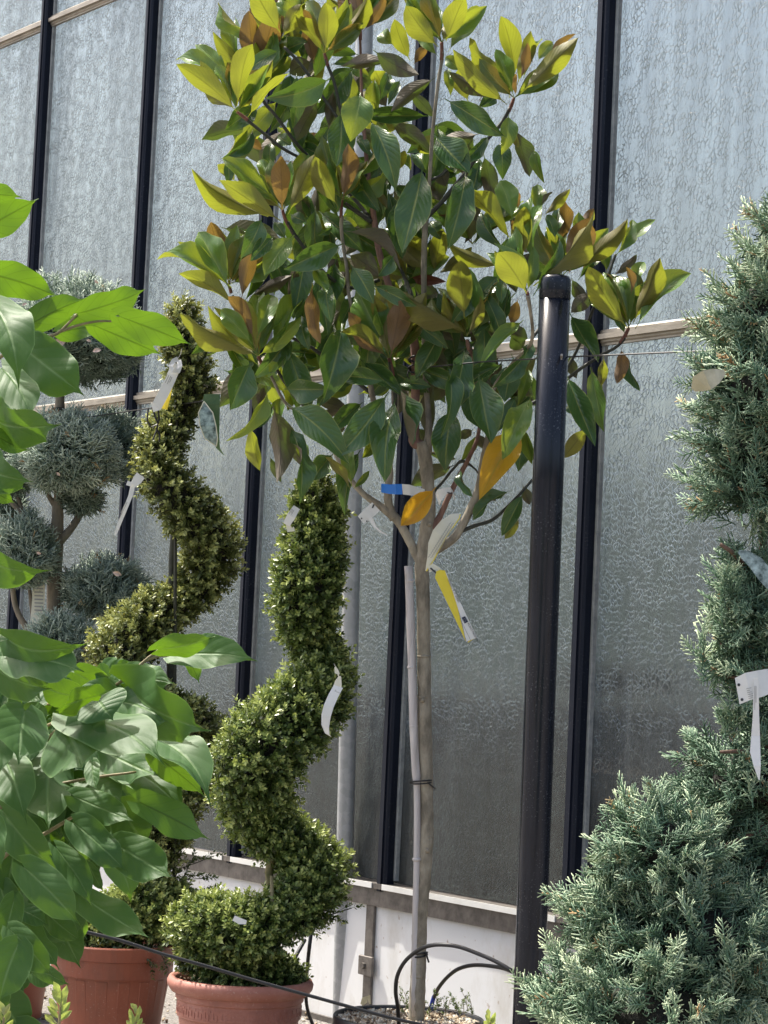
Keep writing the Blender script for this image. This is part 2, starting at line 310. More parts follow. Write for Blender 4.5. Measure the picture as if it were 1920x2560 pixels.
M['jun'] = tint_mat('juniper_scale_foliage', (.03,.05,.035), (.20,.28,.21), (.62,.70,.56), .6, .12, (.2,.3,.15))
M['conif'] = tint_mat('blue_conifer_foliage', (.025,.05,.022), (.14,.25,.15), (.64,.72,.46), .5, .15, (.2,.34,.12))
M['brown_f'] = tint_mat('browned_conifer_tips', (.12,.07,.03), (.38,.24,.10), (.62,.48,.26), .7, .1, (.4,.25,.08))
M['core'] = noise_mat('dark_shade_core', (.006,.008,.005), (.018,.016,.01), 30, .9, .9, .02)  # near-black solid core added inside foliage; inner shade put into its colour
M['chips'] = tint_mat('bark_and_stone_chips', (.09,.05,.03), (.36,.27,.17), (.66,.62,.52), .85, .0)
# ------------------------------------------------------------------ ground
g = obj('ground', mesh('ground', [(-60,-40,0),(60,-40,0),(60,60,0),(-60,60,0)], [(0,1,2,3)], M['gravel'])); tag(g, 'grey gravel ground of the nursery yard', kind='structure')
# ------------------------------------------------------------------ greenhouse
WY = 4.82
zs_sill = W(1281, 2262)[2]; zt1 = np.mean([W(990, 908)[2], W(1500, 845)[2], W(300, 1000)[2]]); zt2 = W(120, 57)[2]
print('sill', zs_sill, W(460,2120)[2], 't1', zt1, W(990,908)[2], W(1500,845)[2], W(300,1000)[2], 't2', zt2)
XM = [-5.55-k for k in range(-2, 7)]
print('mull', [round(float(W(x, y)[0]), 2) for x, y in ((1464,1500),(997,1500),(619,1500),(308,1500),(42,1500))])
GH = thing('greenhouse', (-7.5, WY, 0), 'glass greenhouse wall with dark navy glazing bars above low white panels', 'greenhouse')
rows = [(zs_sill, zt1-.02), (zt1+.03, zt2-.02), (zt2+.03, zt2+1.8)]
pm = {}
for ri, (a, b_) in enumerate(rows):
    for k in range(len(XM)-1):
        x1, x0 = XM[k]-.012, XM[k+1]+.012
        key = ri
        if key not in pm:
            q = B(); q.box((-.488, .0, 0), (.488, .006, b_-a)); pm[key] = mesh('glass_pane', q.v, q.f, M['glass'])
        o = obj('glass_pane', pm[key], GH); o.location = Vector(((x0+x1)/2, WY+.010+random.uniform(0, .003), a))
        o.rotation_euler = (math.radians(random.uniform(-.15, .15)), 0, math.radians(random.uniform(-.25, .25)))
for k, x in enumerate(XM):
    q = B(); w = .029
    q.box((x-w, WY-.040, zs_sill-.03), (x+w, WY+.004, zt2+1.85), .008)
    q.box((x-.009, WY-.046, zs_sill-.03), (x+.009, WY-.0405, zt2+1.85))
    o = q.obj('glazing_bar', M['mullion'], GH)
    q = B()
    for s in (-1, 1): q.box((x+s*(w+.001), WY-.006, zs_sill+.01), (x+s*(w+.014), WY+.009, zt2+1.8))
    o3 = q.obj('bar_side_strip', M['side_strip']); o3.parent = o; o3.matrix_parent_inverse = Matrix()  # thin grey strip along both sides of the bar
for z in (zt1, zt2):
    for k in range(len(XM)-1):
        x1, x0 = XM[k]-.030, XM[k+1]+.030
        q = B(); q.box((x0, WY-.016, z-.024), (x1, WY+.004, z+.020), .004); q.box((x0, WY-.028, z-.012), (x1, WY-.0165, z+.004))
        q.box((x0, WY-.010, z-.031), (x1, WY+.004, z-.0245))
        q.obj('transom', M['alu'], GH)
for k in range(len(XM)-1):
    x1, x0 = XM[k]-.0005, XM[k+1]+.0005
    q = B(); q.box((x0, WY-.052, zs_sill-.022), (x1, WY+.03, zs_sill-.004)); q.box((x0, WY-.040, zs_sill-.085), (x1, WY+.02, zs_sill-.0225))
    q.obj('sill', M['alu_grey'], GH)
    q = B(); q.box((x0+.03, WY-.056, zs_sill-.0215), (x1-.03, WY-.0525, zs_sill-.002)); q.obj('glazing_bead', M['tagw'], GH)
PX = [W(943, 2300)[0]+i*1.66 for i in range(-4, 4)]
for i in range(len(PX)-1):
    q = B(); q.box((PX[i]+.004, WY-.022, .02), (PX[i+1]-.004, WY+.02, zs_sill-.087)); q.obj('white_panel', M['panel'], GH)
q = B(); q.box((-14, WY-.035, -.1), (0, WY+.03, .02)); q.obj('plinth', M['alu_grey'], GH)
for i, x in enumerate(PX[:-1]):
    q = B(); q.box((x-.024, WY-.034, .03), (x+.024, WY-.0225, zs_sill-.087), .002)
    o = q.obj('joint_strip', M['alu_grey'], GH)
    zc = W(938, 2413)[2]
    q = B(); q.box((x-.040, WY-.045, zc-.034), (x+.040, WY-.0345, zc+.034), .002)
    q.tube([(x-.005, WY-.045, zc), (x-.005, WY-.055, zc)], .011, 6)
    o2 = q.obj('clamp_plate', M['alu_grey']); o2.parent = o; o2.matrix_parent_inverse = Matrix()
# inside of the greenhouse (seen dim through the patterned glass)
INW = noise_mat('grey_green_inner_wall', (.05,.065,.06), (.15,.19,.175), .8, .8)
q = B(); q.box((-34, WY+5.2, 0), (8, WY+5.3, 2.7)); o = q.obj('back_wall', INW, GH)
q = B(); q.box((-24, WY+.05, .005), (6, WY+5.2, .02)); o = q.obj('greenhouse_floor', noise_mat('damp_dark_floor', (.03,.027,.024), (.07,.065,.06), 4, .8)); tag(o, 'dark greenhouse floor behind the glass', kind='structure')
BN = noise_mat('dark_brown_shelving', (.020,.014,.011), (.075,.05,.038), 5, .9, .6, .02)
o = thing('plant_bench', (-6.5, WY+.6, 0), 'dark brown bench blurred behind the lower right glass', 'bench')
q = B(); q.box((-8.2, WY+.30, .93), (-3.6, WY+.95, 1.20), .03); q.obj('crate_row', BN, o)
q = B(); q.box((-8.2, WY+.22, .86), (-3.6, WY+1.0, .925)); q.obj('bench_top', BN, o)
q = B(); q.box((-8.15, WY+.34, .02), (-3.65, WY+.37, .86)); q.obj('bench_panel', BN, o)
o2 = B().box((-5.55-.62, WY+.42, 1.24), (-5.55-.2, WY+.62, 1.33), .02).obj('storage_box', BN); tag(o2, 'small dark box on the bench, blurred behind the glass', 'box')
o = thing('plant_table', (-10, WY+.8, 0), 'low dark table blurred behind the left glass panes', 'table')
q = B(); q.box((-14, WY+.5, .72), (-8.5, WY+1.6, .80), .02); q.obj('table_top', BN, o)
q = B(); q.box((-13.9, WY+.55, .02), (-8.6, WY+.6, .72)); q.obj('table_panel', BN, o)
def at_inside(x_, y_, dy): p = W(x_, y_, WY+dy); return p
sk = at_inside(1600, 1980, .25); sm_ = noise_mat('brown_sack', (.16,.10,.06), (.25,.16,.10), 5, .9)
tag(B().box((sk[0]-.11, WY+.07, .35), (sk[0]+.13, WY+.19, sk[2]+.06), .04).obj('brown_sack', sm_), 'upright brown sack inside, blurred behind the lower right glass', 'sack')
# ------------------------------------------------------------------ leaf meshes
def leaf_variant(kind, seed, m):
    r = random.Random(seed); nr, ncol = (11, 3)
    cols = [-1, -.72, -.36, 0, .36, .72, 1]
    fold = r.uniform(.10, .5); bow = r.uniform(-.04, .15); wav = r.uniform(.02, .09); ph = r.uniform(0, 6); tw = r.uniform(-.45, .45); side = r.uniform(-.06, .06)
    tipc = r.uniform(-.26, .12); V = []; UV = []
    if kind == 'heart': fold = r.uniform(.02, .26); nr = 17; tw *= .5
    for i in range(nr):
        t = i/(nr-1)
        if kind == 'mag':
            s = max(0, (t-.09)/.91); w = 0.5*(math.sin(math.pi*min(1, s**1.02))**.86) if 0 < s < 1 else 0
            w = max(w, .018 if t < .12 else 0)
            if t > .86: w = min(w, .5*((1-t)/.14)**.8*.52)
        else:
            s = t; w = .5*(math.sin(math.pi*s**.70)**.50) if 0 < s < .999 else 0
            if t > .60: w = min(w, .49*max(0, (1-t-.12)/.28)**.80+.055*min(1, (1-t)/.14))
            if t >= .999: w = 0.0
            if t == 0: w = .10
        zc = bow*4*t*(1-t)+tipc*t**4
        for c in cols:
            yy = t
            if kind == 'heart' and t < .25: yy = t-abs(c)*.16*(1-t/.25)*(1 if w > .02 else 0)
            x = c*w; a = tw*(t-.4)
            z = abs(x)*fold+wav*math.sin(ph+t*11+(2 if c > 0 else 0))*abs(c)*min(1, w*3)
            if kind == 'heart': z += .03*math.sin(ph+t*7)*abs(c)-.12*(abs(x)**1.5)
            X = x*math.cos(a)-z*math.sin(a); Z = x*math.sin(a)+z*math.cos(a)
            V.append((X+side*4*t*(1-t), yy, Z+zc)); UV.append((c*.5+.5, t))
    k = len(cols); Fc = [(i*k+j, i*k+j+1, (i+1)*k+j+1, (i+1)*k+j) for i in range(nr-1) for j in range(k-1)]
    return mesh('leaf', V, Fc, m, smooth=True, uv=UV)
LM = {}
M['big'].node_tree.nodes['Principled BSDF'].inputs['Specular IOR Level'].default_value = .3
for key, kd in (('mag_old', 'mag'), ('mag_young', 'mag'), ('mag_amber', 'mag'), ('mag_yellow', 'mag'), ('mag_dead', 'mag'), ('big', 'heart')):
    LM[key] = [leaf_variant(kd, hash(kd) % 1 + s*7+3, M[key]) for s in range(10)]
def put_leaf(parent, meshes, b, t, wpx, face, z, dzr, ratio_min=.30, roll=None, lab=None, zk=1):
    """leaf from pixel b to pixel t; z depth of its base, dzr tip depth offset / length"""
    Lpx = math.hypot(t[0]-b[0], t[1]-b[1]); L0 = Lpx*z/F
    dz = dzr*L0
    p0 = P(b[0], b[1], z); p1 = P(t[0], t[1], z+dz); a = p1-p0; L = np.linalg.norm(a); a = a/L
    app = wpx*z/F*1.06; real = max(app*1.05, ratio_min*L)
    view = _n(CAM-(p0+p1)/2); n = _n(view-view.dot(a)*a)
    if roll is None: roll = math.acos(max(-1, min(1, app/real)))*random.choice((-1, 1))*.6+random.uniform(-.15, .15)
    xv = np.cross(a, n); n2 = n*math.cos(roll)+xv*math.sin(roll)
    if face == 'U': n2 = -n2
    x = np.cross(a, n2)
    me = random.choice(meshes)
    o = bpy.data.objects.new('leaf', me); C.objects.link(o); o.parent = parent
    o.matrix_parent_inverse = Matrix.Translation(-parent.location)
    o.matrix_world = Matrix(((x[0]*real, a[0]*L, n2[0]*L*zk, p0[0]), (x[1]*real, a[1]*L, n2[1]*L*zk, p0[1]), (x[2]*real, a[2]*L, n2[2]*L*zk, p0[2]), (0,0,0,1)))
    # store as loc/rot/scale relative to the parent
    mw = Matrix(((x[0]*real, a[0]*L, n2[0]*L*zk, p0[0]), (x[1]*real, a[1]*L, n2[1]*L*zk, p0[1]), (x[2]*real, a[2]*L, n2[2]*L*zk, p0[2]), (0,0,0,1)))
    o.matrix_parent_inverse = Matrix.Translation(-parent.location); o.matrix_basis = mw
    if lab: o['label'] = lab
    return o
# ------------------------------------------------------------------ magnolia
ZM = 6.4
MG = thing('magnolia_tree', P(1043, 2530, ZM), 'tall potted magnolia tree with glossy leaves, bronze undersides and one slender trunk', 'tree')
def pl(pts, zoff=0, k=5): return pts
def branch(name, pts, m, n=8, k=5, jit=.12):
    # pts: (px,py,rpx,zoff)
    c = cr([(p[0], p[1], p[2], (p[3] if len(p) > 3 else 0)) for p in pts], k)
    q = B(); q.tube([P(a[0], a[1], ZM+a[3]) for a in c], [max(.6, a[2])*ZM/F for a in c], n, jit=jit); return q.obj(name, m, MG, smooth=True)
# trunk with rings and knots
tp = cr([(1041,2552,19),(1043,2500,19),(1046,2420,18),(1050,2300,17.5),(1058,2200,17.5),(1064,2110,18),(1066,2060,17),(1065,1950,16.5),(1062,1800,16.5),(1060,1650,16),(1058,1500,16),(1055,1430,17),(1058,1390,19),(1066,1330,17),(1073,1260,16),(1068,1190,15.5),(1060,1130,17),(1052,1105,17)], 6)
q = B(); q.tube([P(a[0], a[1], ZM) for a in tp], [1.05*a[2]*ZM/F*(1+.03*math.sin(i*1.7)) for i, a in enumerate(tp)], 14, jit=.06)
for (x, y, r) in ((1066,2098,18.6),(1066,2091,18.4),(1060,1742,17.4),(1060,1640,17.2),(1048,2352,18.6),(1045,2440,19.4),(1046,2405,19.0)):
    a = P(x-.1, y-2.5, ZM); b_ = P(x+.1, y+2.5, ZM); q.tube([a, b_], [r*ZM/F*.99, r*ZM/F], 14, jit=.03)
for (x, y) in ((1068,2128),(1056,1752),(1074,1312)): q.tube([P(x, y, ZM-.017), P(x+1, y-3, ZM-.026)], [.0075, .0045], 8)
q.obj('trunk', M['bark'], MG, smooth=True)
BR = [
 ('bark', [(1050,1405,12),(1022,1350,11),(1000,1310,11),(978,1285,12),(940,1258,9),(905,1232,7.5),(870,1190,6),(840,1140,4.5),(812,1080,4,.05),(760,1040,4,.05),(712,1005,4),(680,945,4),(665,925,4)]),
 ('bark', [(985,1300,11),(972,1262,11),(970,1225,10),(974,1185,9.5),(968,1110,8),(948,1050,7),(930,985,7),(918,905,6),(905,850,5.5),(885,790,5),(872,735,4.5),(867,670,4.5),(858,615,4.5),(853,565,4.5),(855,540,5)]),
 ('bark_red', [(1052,1115,14),(1036,1100,14),(1037,1040,11.5),(1039,950,11),(1038,880,11),(1028,825,10),(995,775,9),(968,700,8.5),(948,630,8),(936,552,7.5),(928,495,6.5),(920,430,5.5),(912,350,5),(905,260,4),(903,190,3.5),(901,115,3.2),(900,95,3.5)]),
 ('bark', [(1068,1130,12),(1072,1060,8),(1063,935,6.5,.05),(1061,850,7,.04),(1060,752,7),(1060,644,7.5),(1064,560,7),(1072,480,5),(1077,400,5),(1082,325,4.6),(1096,203,4.4),(1104,155,4.2),(1106,130,5)]),
 ('bark', [(1066,1385,14),(1100,1368,12),(1135,1345,11),(1160,1305,10.5),(1180,1265,10.5),(1198,1215,9.5),(1208,1150,8.5),(1221,1085,7),(1226,1020,6),(1240,960,5),(1290,900,5,-.1),(1330,850,4.5,-.2),(1325,770,4.5,-.3),(1319,740,5,-.32)]),
 ('bark_red', [(1078,1320,12),(1100,1290,8),(1120,1245,7.5),(1145,1195,7),(1172,1145,6),(1196,1085,5),(1200,1000,4.5,.1),(1185,900,4.5,.1),(1172,872,5),(1168,850,5)]),
 ('twig_dark', [(1150,1330,5),(1185,1315,5),(1230,1300,4.5),(1265,1270,4),(1300,1235,4),(1330,1200,3.5,.05)]),
 ('twig_dark', [(1080,1235,4),(1110,1200,4),(1135,1170,3.5),(1155,1153,4.5),(1185,1170,2.5),(1200,1190,2)]),
 ('twig_dark', [(930,555,7),(900,535,6),(862,508,5)]),
 ('twig_dark', [(1064,545,7),(1100,510,6),(1125,480,6),(1171,423,5.5),(1207,363,5),(1240,325,5),(1262,295,4.6),(1275,270,5)]),
 ('twig_dark', [(1075,450,4),(1100,440,4),(1118,424,4)]),
 ('twig_dark', [(925,545,5),(870,480,5,.05),(800,420,4.5,.05),(738,355,4.5),(690,290,4.2),(665,262,4.2),(650,240,5)]),
 ('twig_dark', [(800,420,4,.05),(760,400,4,.02),(705,370,4),(680,350,4),(640,318,4),(618,300,4.5)]),
 ('twig_dark', [(918,440,5),(890,400,4.5),(872,340,4),(850,270,4),(838,215,4),(828,185,4),(818,160,4.5),(813,140,4)]),
 ('twig_dark', [(872,340,4),(840,290,4),(800,232,4),(769,184,4),(739,146,4),(710,118,4)]),
 ('twig_dark', [(948,700,5,.08),(880,720,5,.05),(820,690,5),(775,640,4.5),(750,605,4.5),(735,585,5),(718,555,5)]),
 ('twig_dark', [(930,985,5,.05),(860,930,5,.05),(780,870,4.5),(700,830,4),(640,790,4),(600,760,4),(580,740,4.5)]),
 ('twig_dark', [(870,1130,4,.08),(800,1050,4.5,.05),(745,1000,4.5,.03),(715,960,4.2),(690,920,4),(680,900,4)]),
 ('twig_dark', [(975,1110,5),(985,1040,5),(988,990,5.5),(984,955,5.5),(978,925,5),(974,905,5)]),
 ('twig_dark', [(1226,1060,5),(1290,1030,5,.1),(1370,985,4.5,.1),(1440,930,4.2),(1500,890,4),(1540,868,4),(1562,845,4.5)]),
 ('twig_dark', [(1380,980,4.5,.1),(1440,880,4,.1),(1480,780,4,.05),(1520,690,3.6),(1532,655,3.6),(1540,635,3.5)]),
 ('twig_dark', [(1330,845,4.5,-.15),(1380,780,4.5,-.05),(1405,730,4.5),(1410,690,4.5)]),
 ('twig_dark', [(995,660,4,.1),(1010,690,4.5,.1),(1022,720,5,.05),(1028,740,5)]),
 ('twig_red', [(592,279,3.6),(606,290,4.4),(620,301,5)]), ('twig_red', [(640,215,3.5),(646,232,4.5),(652,243,4.5)]),
 ('twig_red', [(811,133,3.5),(815,148,4.5),(820,165,4.5)]), ('twig_red', [(901,70,3.5),(901,85,4.5),(901,100,4.4)]),
 ('twig_red', [(1104,105,4.5),(1105,130,5),(1104,150,5)]), ('twig_red', [(1285,245,4),(1279,262,5),(1272,278,5)]),
 ('twig_red', [(706,525,4),(714,550,4.6),(727,572,4.6),(733,583,4.5)]), ('twig_red', [(855,500,4),(853,525,4.6),(853,545,4.6)]),
 ('twig_red', [(645,890,4),(655,910,4.8),(668,935,4.8)]), ('twig_red', [(573,715,4),(578,733,4.5)]),
 ('twig_red', [(972,895,4),(978,915,4.8),(983,940,4.8)]), ('twig_red', [(1572,820,4),(1563,838,4.8),(1550,858,4.8)]),
 ('twig_red', [(1318,730,4,-.32),(1322,752,4.6,-.3),(1325,770,4.5,-.3)]),
]
for i, (m_, pts) in enumerate(BR): branch('branch' if 'bark' in m_ else 'twig', pts, M[m_])
# leaves: base x,y  tip x,y  width (tile pixels)  face+age[layer]; ages o old, y young, a copper, Y yellow, d dead; layer f front, m middle, b back
T = {}
T['400 0'] = '''710 1030 190 600 195 Uyf;710 980 800 400 215 Uyf;640 800 180 460 130 Tym;640 700 340 420 150 Tyb;720 700 700 210 170 Tyb;910 750 1050 160 250 Uab;900 700 820 140 190 Uab;
900 400 545 45 90 Tyb;1110 300 870 -100 240 Uym;1125 350 1290 60 170 Uym;1110 460 820 640 150 Tom;920 760 1120 420 170 Uyb;810 1080 1160 690 72 Uyf;1570 720 1090 910 265 Tof;1000 950 1190 780 120 Tob;
920 990 620 1180 200 Tob;830 1170 590 1440 120 Tym;860 1190 640 1450 75 Tom;1300 560 1190 290 190 Uyb;1420 590 1330 280 150 Uab;1510 490 1250 150 150 Uym;1300 200 1050 50 120 Tym;1520 490 1540 30 190 Uyf;
1440 450 1330 70 130 Uab;1400 560 1210 660 190 Uob;1460 930 1270 1280 190 Uom;1600 820 1560 1140 110 Uom;1140 1190 930 1480 180 Uob;1020 1300 1000 1520 130 Tob;1560 1150 1410 1350 120 Tob;1250 1310 1520 1450 120 Tob;
700 1000 850 1000 60 Tob;1240 1000 1350 1240 90 Tob;800 1290 930 1370 90 Uab;1350 1230 1480 1300 110 Uab;1080 1240 1200 1330 140 Tob'''
T['800 0'] = '''90 530 380 220 130 Uym;110 420 470 5 130 Uym;380 300 110 -20 55 Uyb;400 290 610 -10 100 Uam;380 200 450 40 90 Uab;150 620 600 560 115 Uof;490 460 860 680 195 Uof;1090 430 810 80 230 Uyf;
1160 380 1310 -20 230 Uyf;1120 380 960 -20 180 Tym;1180 480 1490 40 170 Tym;1090 520 880 260 115 Tym;830 560 690 200 170 Uyb;680 420 560 290 150 Tyb;860 600 980 430 95 Uab;580 800 510 660 160 Uyb;
330 620 100 930 200 Tob;375 850 290 1210 300 Tyf;195 1010 180 1450 270 Tof;1060 720 680 980 150 Uof;1020 1070 430 1060 165 Tom;800 800 1040 1060 110 Uob;400 760 600 950 190 Uob;450 1090 690 1650 240 Tof;
620 1100 1010 1390 165 Uom;1150 640 1550 880 130 Uof;1150 910 1610 1220 235 Tof;1050 1240 1355 1570 300 Tof;1560 1240 1310 1500 130 Tof;340 1240 450 1420 110 Tom;370 1650 560 1310 95 Tyf;480 1400 600 1740 175 Tob;
1370 950 1330 620 220 Uyb;1470 940 1640 560 85 Uab;1640 860 1500 980 90 Tob;1010 1650 880 1400 180 Tob;1060 1500 1150 1700 160 Uob;100 600 350 560 90 Tob;640 650 560 900 130 Tob;740 730 640 930 90 Tob;
1460 1440 1430 1700 150 Tob;260 560 440 700 120 Tyb;1180 620 1200 860 100 Tyb;730 1400 830 1560 90 Tyb;700 1600 780 1400 100 Uyb'''
T['1100 50'] = '''620 780 140 310 140 Uyf;700 640 300 195 130 Uym;690 560 585 -20 190 Uym;710 600 830 135 150 Uyf;740 560 810 230 60 Uaf;770 540 930 190 60 Tyf;860 400 850 160 60 Uab;740 680 1240 200 200 Uyf;
900 380 1040 190 130 Tyb;1000 330 1230 125 75 Uab;630 870 600 1170 170 Tyf;690 990 820 1410 170 Uom;870 1190 935 1450 110 Tym;560 1110 570 1400 180 Tob;400 1230 480 1650 160 Uom;360 1280 300 1570 165 Tob;
470 600 530 370 90 Uab;200 480 60 350 130 Tyb;540 640 370 790 90 Tob;640 720 600 420 130 Uym;690 1040 720 1170 60 Uyf;700 700 700 500 50 Uaf'''
T['400 400'] = '''1110 560 580 210 205 Uyf;1000 520 300 150 205 Uym;1125 460 1090 -30 195 Uaf;1180 500 1410 -10 200 Uyf;1050 350 600 0 150 Tyf;1000 260 920 20 140 Tym;860 200 700 60 110 Uab;700 200 540 50 130 Uyb;
620 -20 640 190 100 Tom;1170 200 1350 -50 160 Tym;1640 430 1440 0 190 Uyf;1650 300 1600 -50 130 Tym;1630 480 1380 70 135 Tyf;940 530 790 840 200 Tof;1050 700 850 910 150 Tof;1240 690 980 1030 235 Tyf;
1690 770 1180 990 235 Tof;1600 620 1450 690 60 Tom;1350 560 1290 330 150 Uob;1490 650 1440 300 200 Uob;640 1190 370 690 250 Tyf;640 1000 480 600 195 Uam;660 1180 0 840 115 Tyf;700 1350 220 1030 120 Uyf;
680 1080 800 740 120 Tym;750 1290 850 860 160 Uaf;770 1320 890 960 90 Tom;830 1260 1180 1080 120 Uom;1180 1300 1250 1000 100 Uom;880 1130 970 950 85 Uab;1260 1000 1360 1170 130 Tom;1410 980 1540 1230 125 Tyf;
1530 1090 1570 1470 150 Tof;1430 1200 1540 1470 130 Tom;1400 1120 1420 1640 80 Uaf;1370 1200 1300 1659 150 Tom;1480 1180 1370 1380 70 Tom;870 1660 650 1250 130 Uaf;880 1640 920 1170 165 Tyf;890 1660 1050 1210 175 Tyf;
850 1700 575 1400 185 Tyf;1030 1760 1310 1240 155 Tyf;860 1780 220 1450 120 Uyf;600 1540 310 1770 130 Tom;1040 1540 1100 1330 130 Uob;1040 560 1140 690 110 Tob;1200 500 1330 560 120 Tob;1640 1000 1560 1250 120 Tob;
1250 1250 1230 1450 120 Tob;1350 300 1400 560 110 Tob;900 800 960 1010 130 Tob;1560 480 1640 640 130 Tob;1640 900 1560 1010 110 Uob'''
T['800 400'] = '''210 370 260 -120 170 Uaf;180 330 130 -60 100 Tyf;950 40 770 720 335 Tof;1340 110 1190 770 285 Tof;480 230 620 420 70 Uym;230 655 730 920 90 Uof;250 870 520 1040 200 Uof;690 870 530 1060 150 Tof;
780 700 800 1130 130 Uob;930 1040 860 690 190 Uyb;1050 1060 1130 660 165 Uyb;1070 1060 1400 830 110 Uyb;830 1080 1140 1120 100 Tdb;1690 980 1180 790 135 Uyf;1330 1460 1270 940 270 Uyf;1340 1580 680 1190 125 Uyf;
1350 1620 1510 1270 90 Uyf;1650 1060 1420 1290 185 Tom;1640 1200 1380 1390 130 Tob;285 970 470 1270 205 Tof;204 1505 39 2180 345 Tof;340 1230 200 1500 130 Tom;480 1150 830 1330 155 Tof;630 1800 350 1215 245 Tyf;
650 1820 740 1330 220 Uaf;690 1800 960 1280 160 Uyf;630 1830 230 1550 110 Uyf;980 1490 1210 1650 110 Uom;560 620 760 800 210 Tob;300 500 480 620 160 Uob;500 620 560 880 160 Tob;820 480 800 680 110 Tob;
1010 560 1100 700 150 Tob;1000 200 1000 480 220 Uob;1100 60 1080 350 200 Uob;1240 60 1200 170 100 Tob;540 0 640 260 160 Tob;1460 100 1400 280 150 Uob;1450 320 1380 730 100 Uob;1470 500 1420 760 70 Tob;
160 940 280 1000 120 Uob;820 660 900 800 90 Tyb;760 1130 860 1400 140 Tob;560 1100 700 1200 150 Uob;900 1380 980 1650 110 Tob;1040 1380 1300 1600 230 Uob;1420 1400 1600 1600 180 Uob;480 1280 620 1500 130 Tob;
100 1100 220 1400 150 Uob;0 480 130 700 170 Tob;600 300 560 480 120 Tob;1000 1340 1180 1380 70 Uob;150 700 400 700 100 Uob;390 640 520 720 110 Tob'''
T['1200 400'] = '''430 1230 180 850 290 Uyn;395 900 395 440 190 Uyf;300 760 -150 270 150 Uym;250 850 -20 500 120 Tom;300 560 190 215 215 Tyf;450 740 470 350 115 Tyf;490 970 520 400 150 Tyf;490 1160 1020 520 115 Uyn;
490 1250 780 740 130 Ton;520 520 530 240 145 Tym;580 520 820 285 80 Uym;560 430 660 300 32 Uom;700 720 730 450 120 Tob;700 740 620 520 105 Tom;740 800 780 405 150 Uab;900 640 1040 460 110 Uab;
820 1040 990 570 260 Uam;870 1000 1370 595 170 Uym;900 1110 1100 880 95 Tob;1170 1040 1130 820 110 Tyb;1250 890 1400 570 60 Tym;1250 880 1590 555 75 Tym;1220 1070 1450 900 55 Uom;1360 1550 1020 1020 225 Uyf;
1410 1500 1650 940 200 Uyf;1340 1620 1210 1370 130 Tob;1430 1560 1900 1000 155 Tyf;1390 1250 1370 990 50 Uaf;1430 1180 1500 930 130 Tyb;1450 1300 1600 1100 90 Tyb;840 1090 985 1310 120 Uom;1050 1220 860 1390 150 Uom;
820 1400 1075 1860 190 Tom;210 1080 200 1300 110 Tof;270 1150 200 1510 140 Tom;404 1475 24 1820 130 Tyf;494 1645 139 2070 130 Tof;900 1000 860 800 150 Uam;760 1000 700 860 60 Tyb;350 1280 300 1500 120 Uab;
0 1350 150 1560 200 Uob;250 1560 430 1650 150 Uob;380 750 300 560 90 Uaf;560 900 540 700 120 Tob;350 470 360 310 60 Uab;640 900 620 650 90 Tob;0 1160 150 1280 150 Tob;950 1000 1000 870 120 Uab'''
T['500 800'] = '''470 380 290 795 290 Tof;545 420 200 210 80 Tym;630 620 375 1080 105 Tyf;700 760 470 1000 145 Tom;670 790 745 1410 260 Uof;470 980 545 1360 150 Uym;810 970 910 1650 120 Tof;800 780 1310 1200 300 Tof;
775 635 1150 640 230 Tof;700 360 1050 430 80 Tom;1725 570 1300 520 175 Tof;1500 760 1200 1030 170 Tom;1740 660 1345 1190 290 Tof;1810 720 1710 1440 270 Tof;920 1100 975 1305 115 Tym;1230 1230 1045 1460 190 Tob;
1400 1540 1370 1185 145 Tyf;1400 1590 1175 1270 45 Uyf;1410 1560 1555 1400 65 Tym;1480 1200 1320 1700 190 Tob;1050 740 1340 800 130 Uob;1320 830 1100 890 80 Uob;1360 990 1180 1030 80 Uob;230 220 70 320 70 Uob;
930 -60 1000 255 150 Tom;1650 330 1420 440 120 Tob;1659 1080 1500 1270 110 Tyb;760 700 720 940 130 Tyb;600 500 540 760 100 Uob;720 950 700 1180 120 Uob;640 1250 740 1480 80 Uob;850 1180 940 1330 110 Uob;
1240 1050 1340 1180 110 Tob;1400 200 1330 440 110 Uob;620 700 600 900 60 Tyb;600 600 500 820 120 Uob;720 380 640 480 90 Tyf;1180 600 1100 780 120 Tob;1200 660 1340 560 160 Tob;850 500 1000 600 120 Tob'''
T['900 800'] = '''370 590 440 1140 95 Tof;340 590 620 600 125 Tom;960 255 820 840 270 Tof;850 810 760 1290 285 Tom;960 620 1150 1020 265 Tom;1090 500 1200 1090 315 Tof;1430 380 1340 720 230 Tom;800 390 830 970 120 Tof;
690 530 620 1040 130 Uom;620 190 790 410 140 Uom;1590 700 1330 1245 230 Tyf;1480 1010 1150 1540 300 TYm;1500 980 1590 1320 110 Tym;1560 440 1480 730 115 Tym;1440 700 1290 980 150 Tom;1280 340 1130 490 130 Uob;
960 200 700 -60 220 Uob;1250 -30 1110 320 260 Uob;1020 160 1180 -60 70 Tom;870 1340 490 1520 190 Uob;910 1290 650 1230 80 Uob;1100 1040 950 1280 85 Tyb;1040 1010 930 1090 100 Uob;540 990 620 1120 130 Uob;
1490 1120 1460 1380 120 Tob;320 360 440 240 120 Tob;350 690 450 860 130 Tob;1020 380 1100 520 120 Tyb;1300 480 1260 620 140 Tob;1480 560 1590 700 110 Uob;1380 150 1500 250 200 Uob;640 0 800 120 120 Tob;
500 200 560 -30 70 Tob;840 300 820 520 100 Tob;1100 1050 1150 1180 110 Uob;1520 1350 1560 1140 90 Tob;1180 1560 1240 1660 60 Uob;930 1350 1030 1610 40 Tof;640 540 500 560 90 Tob'''
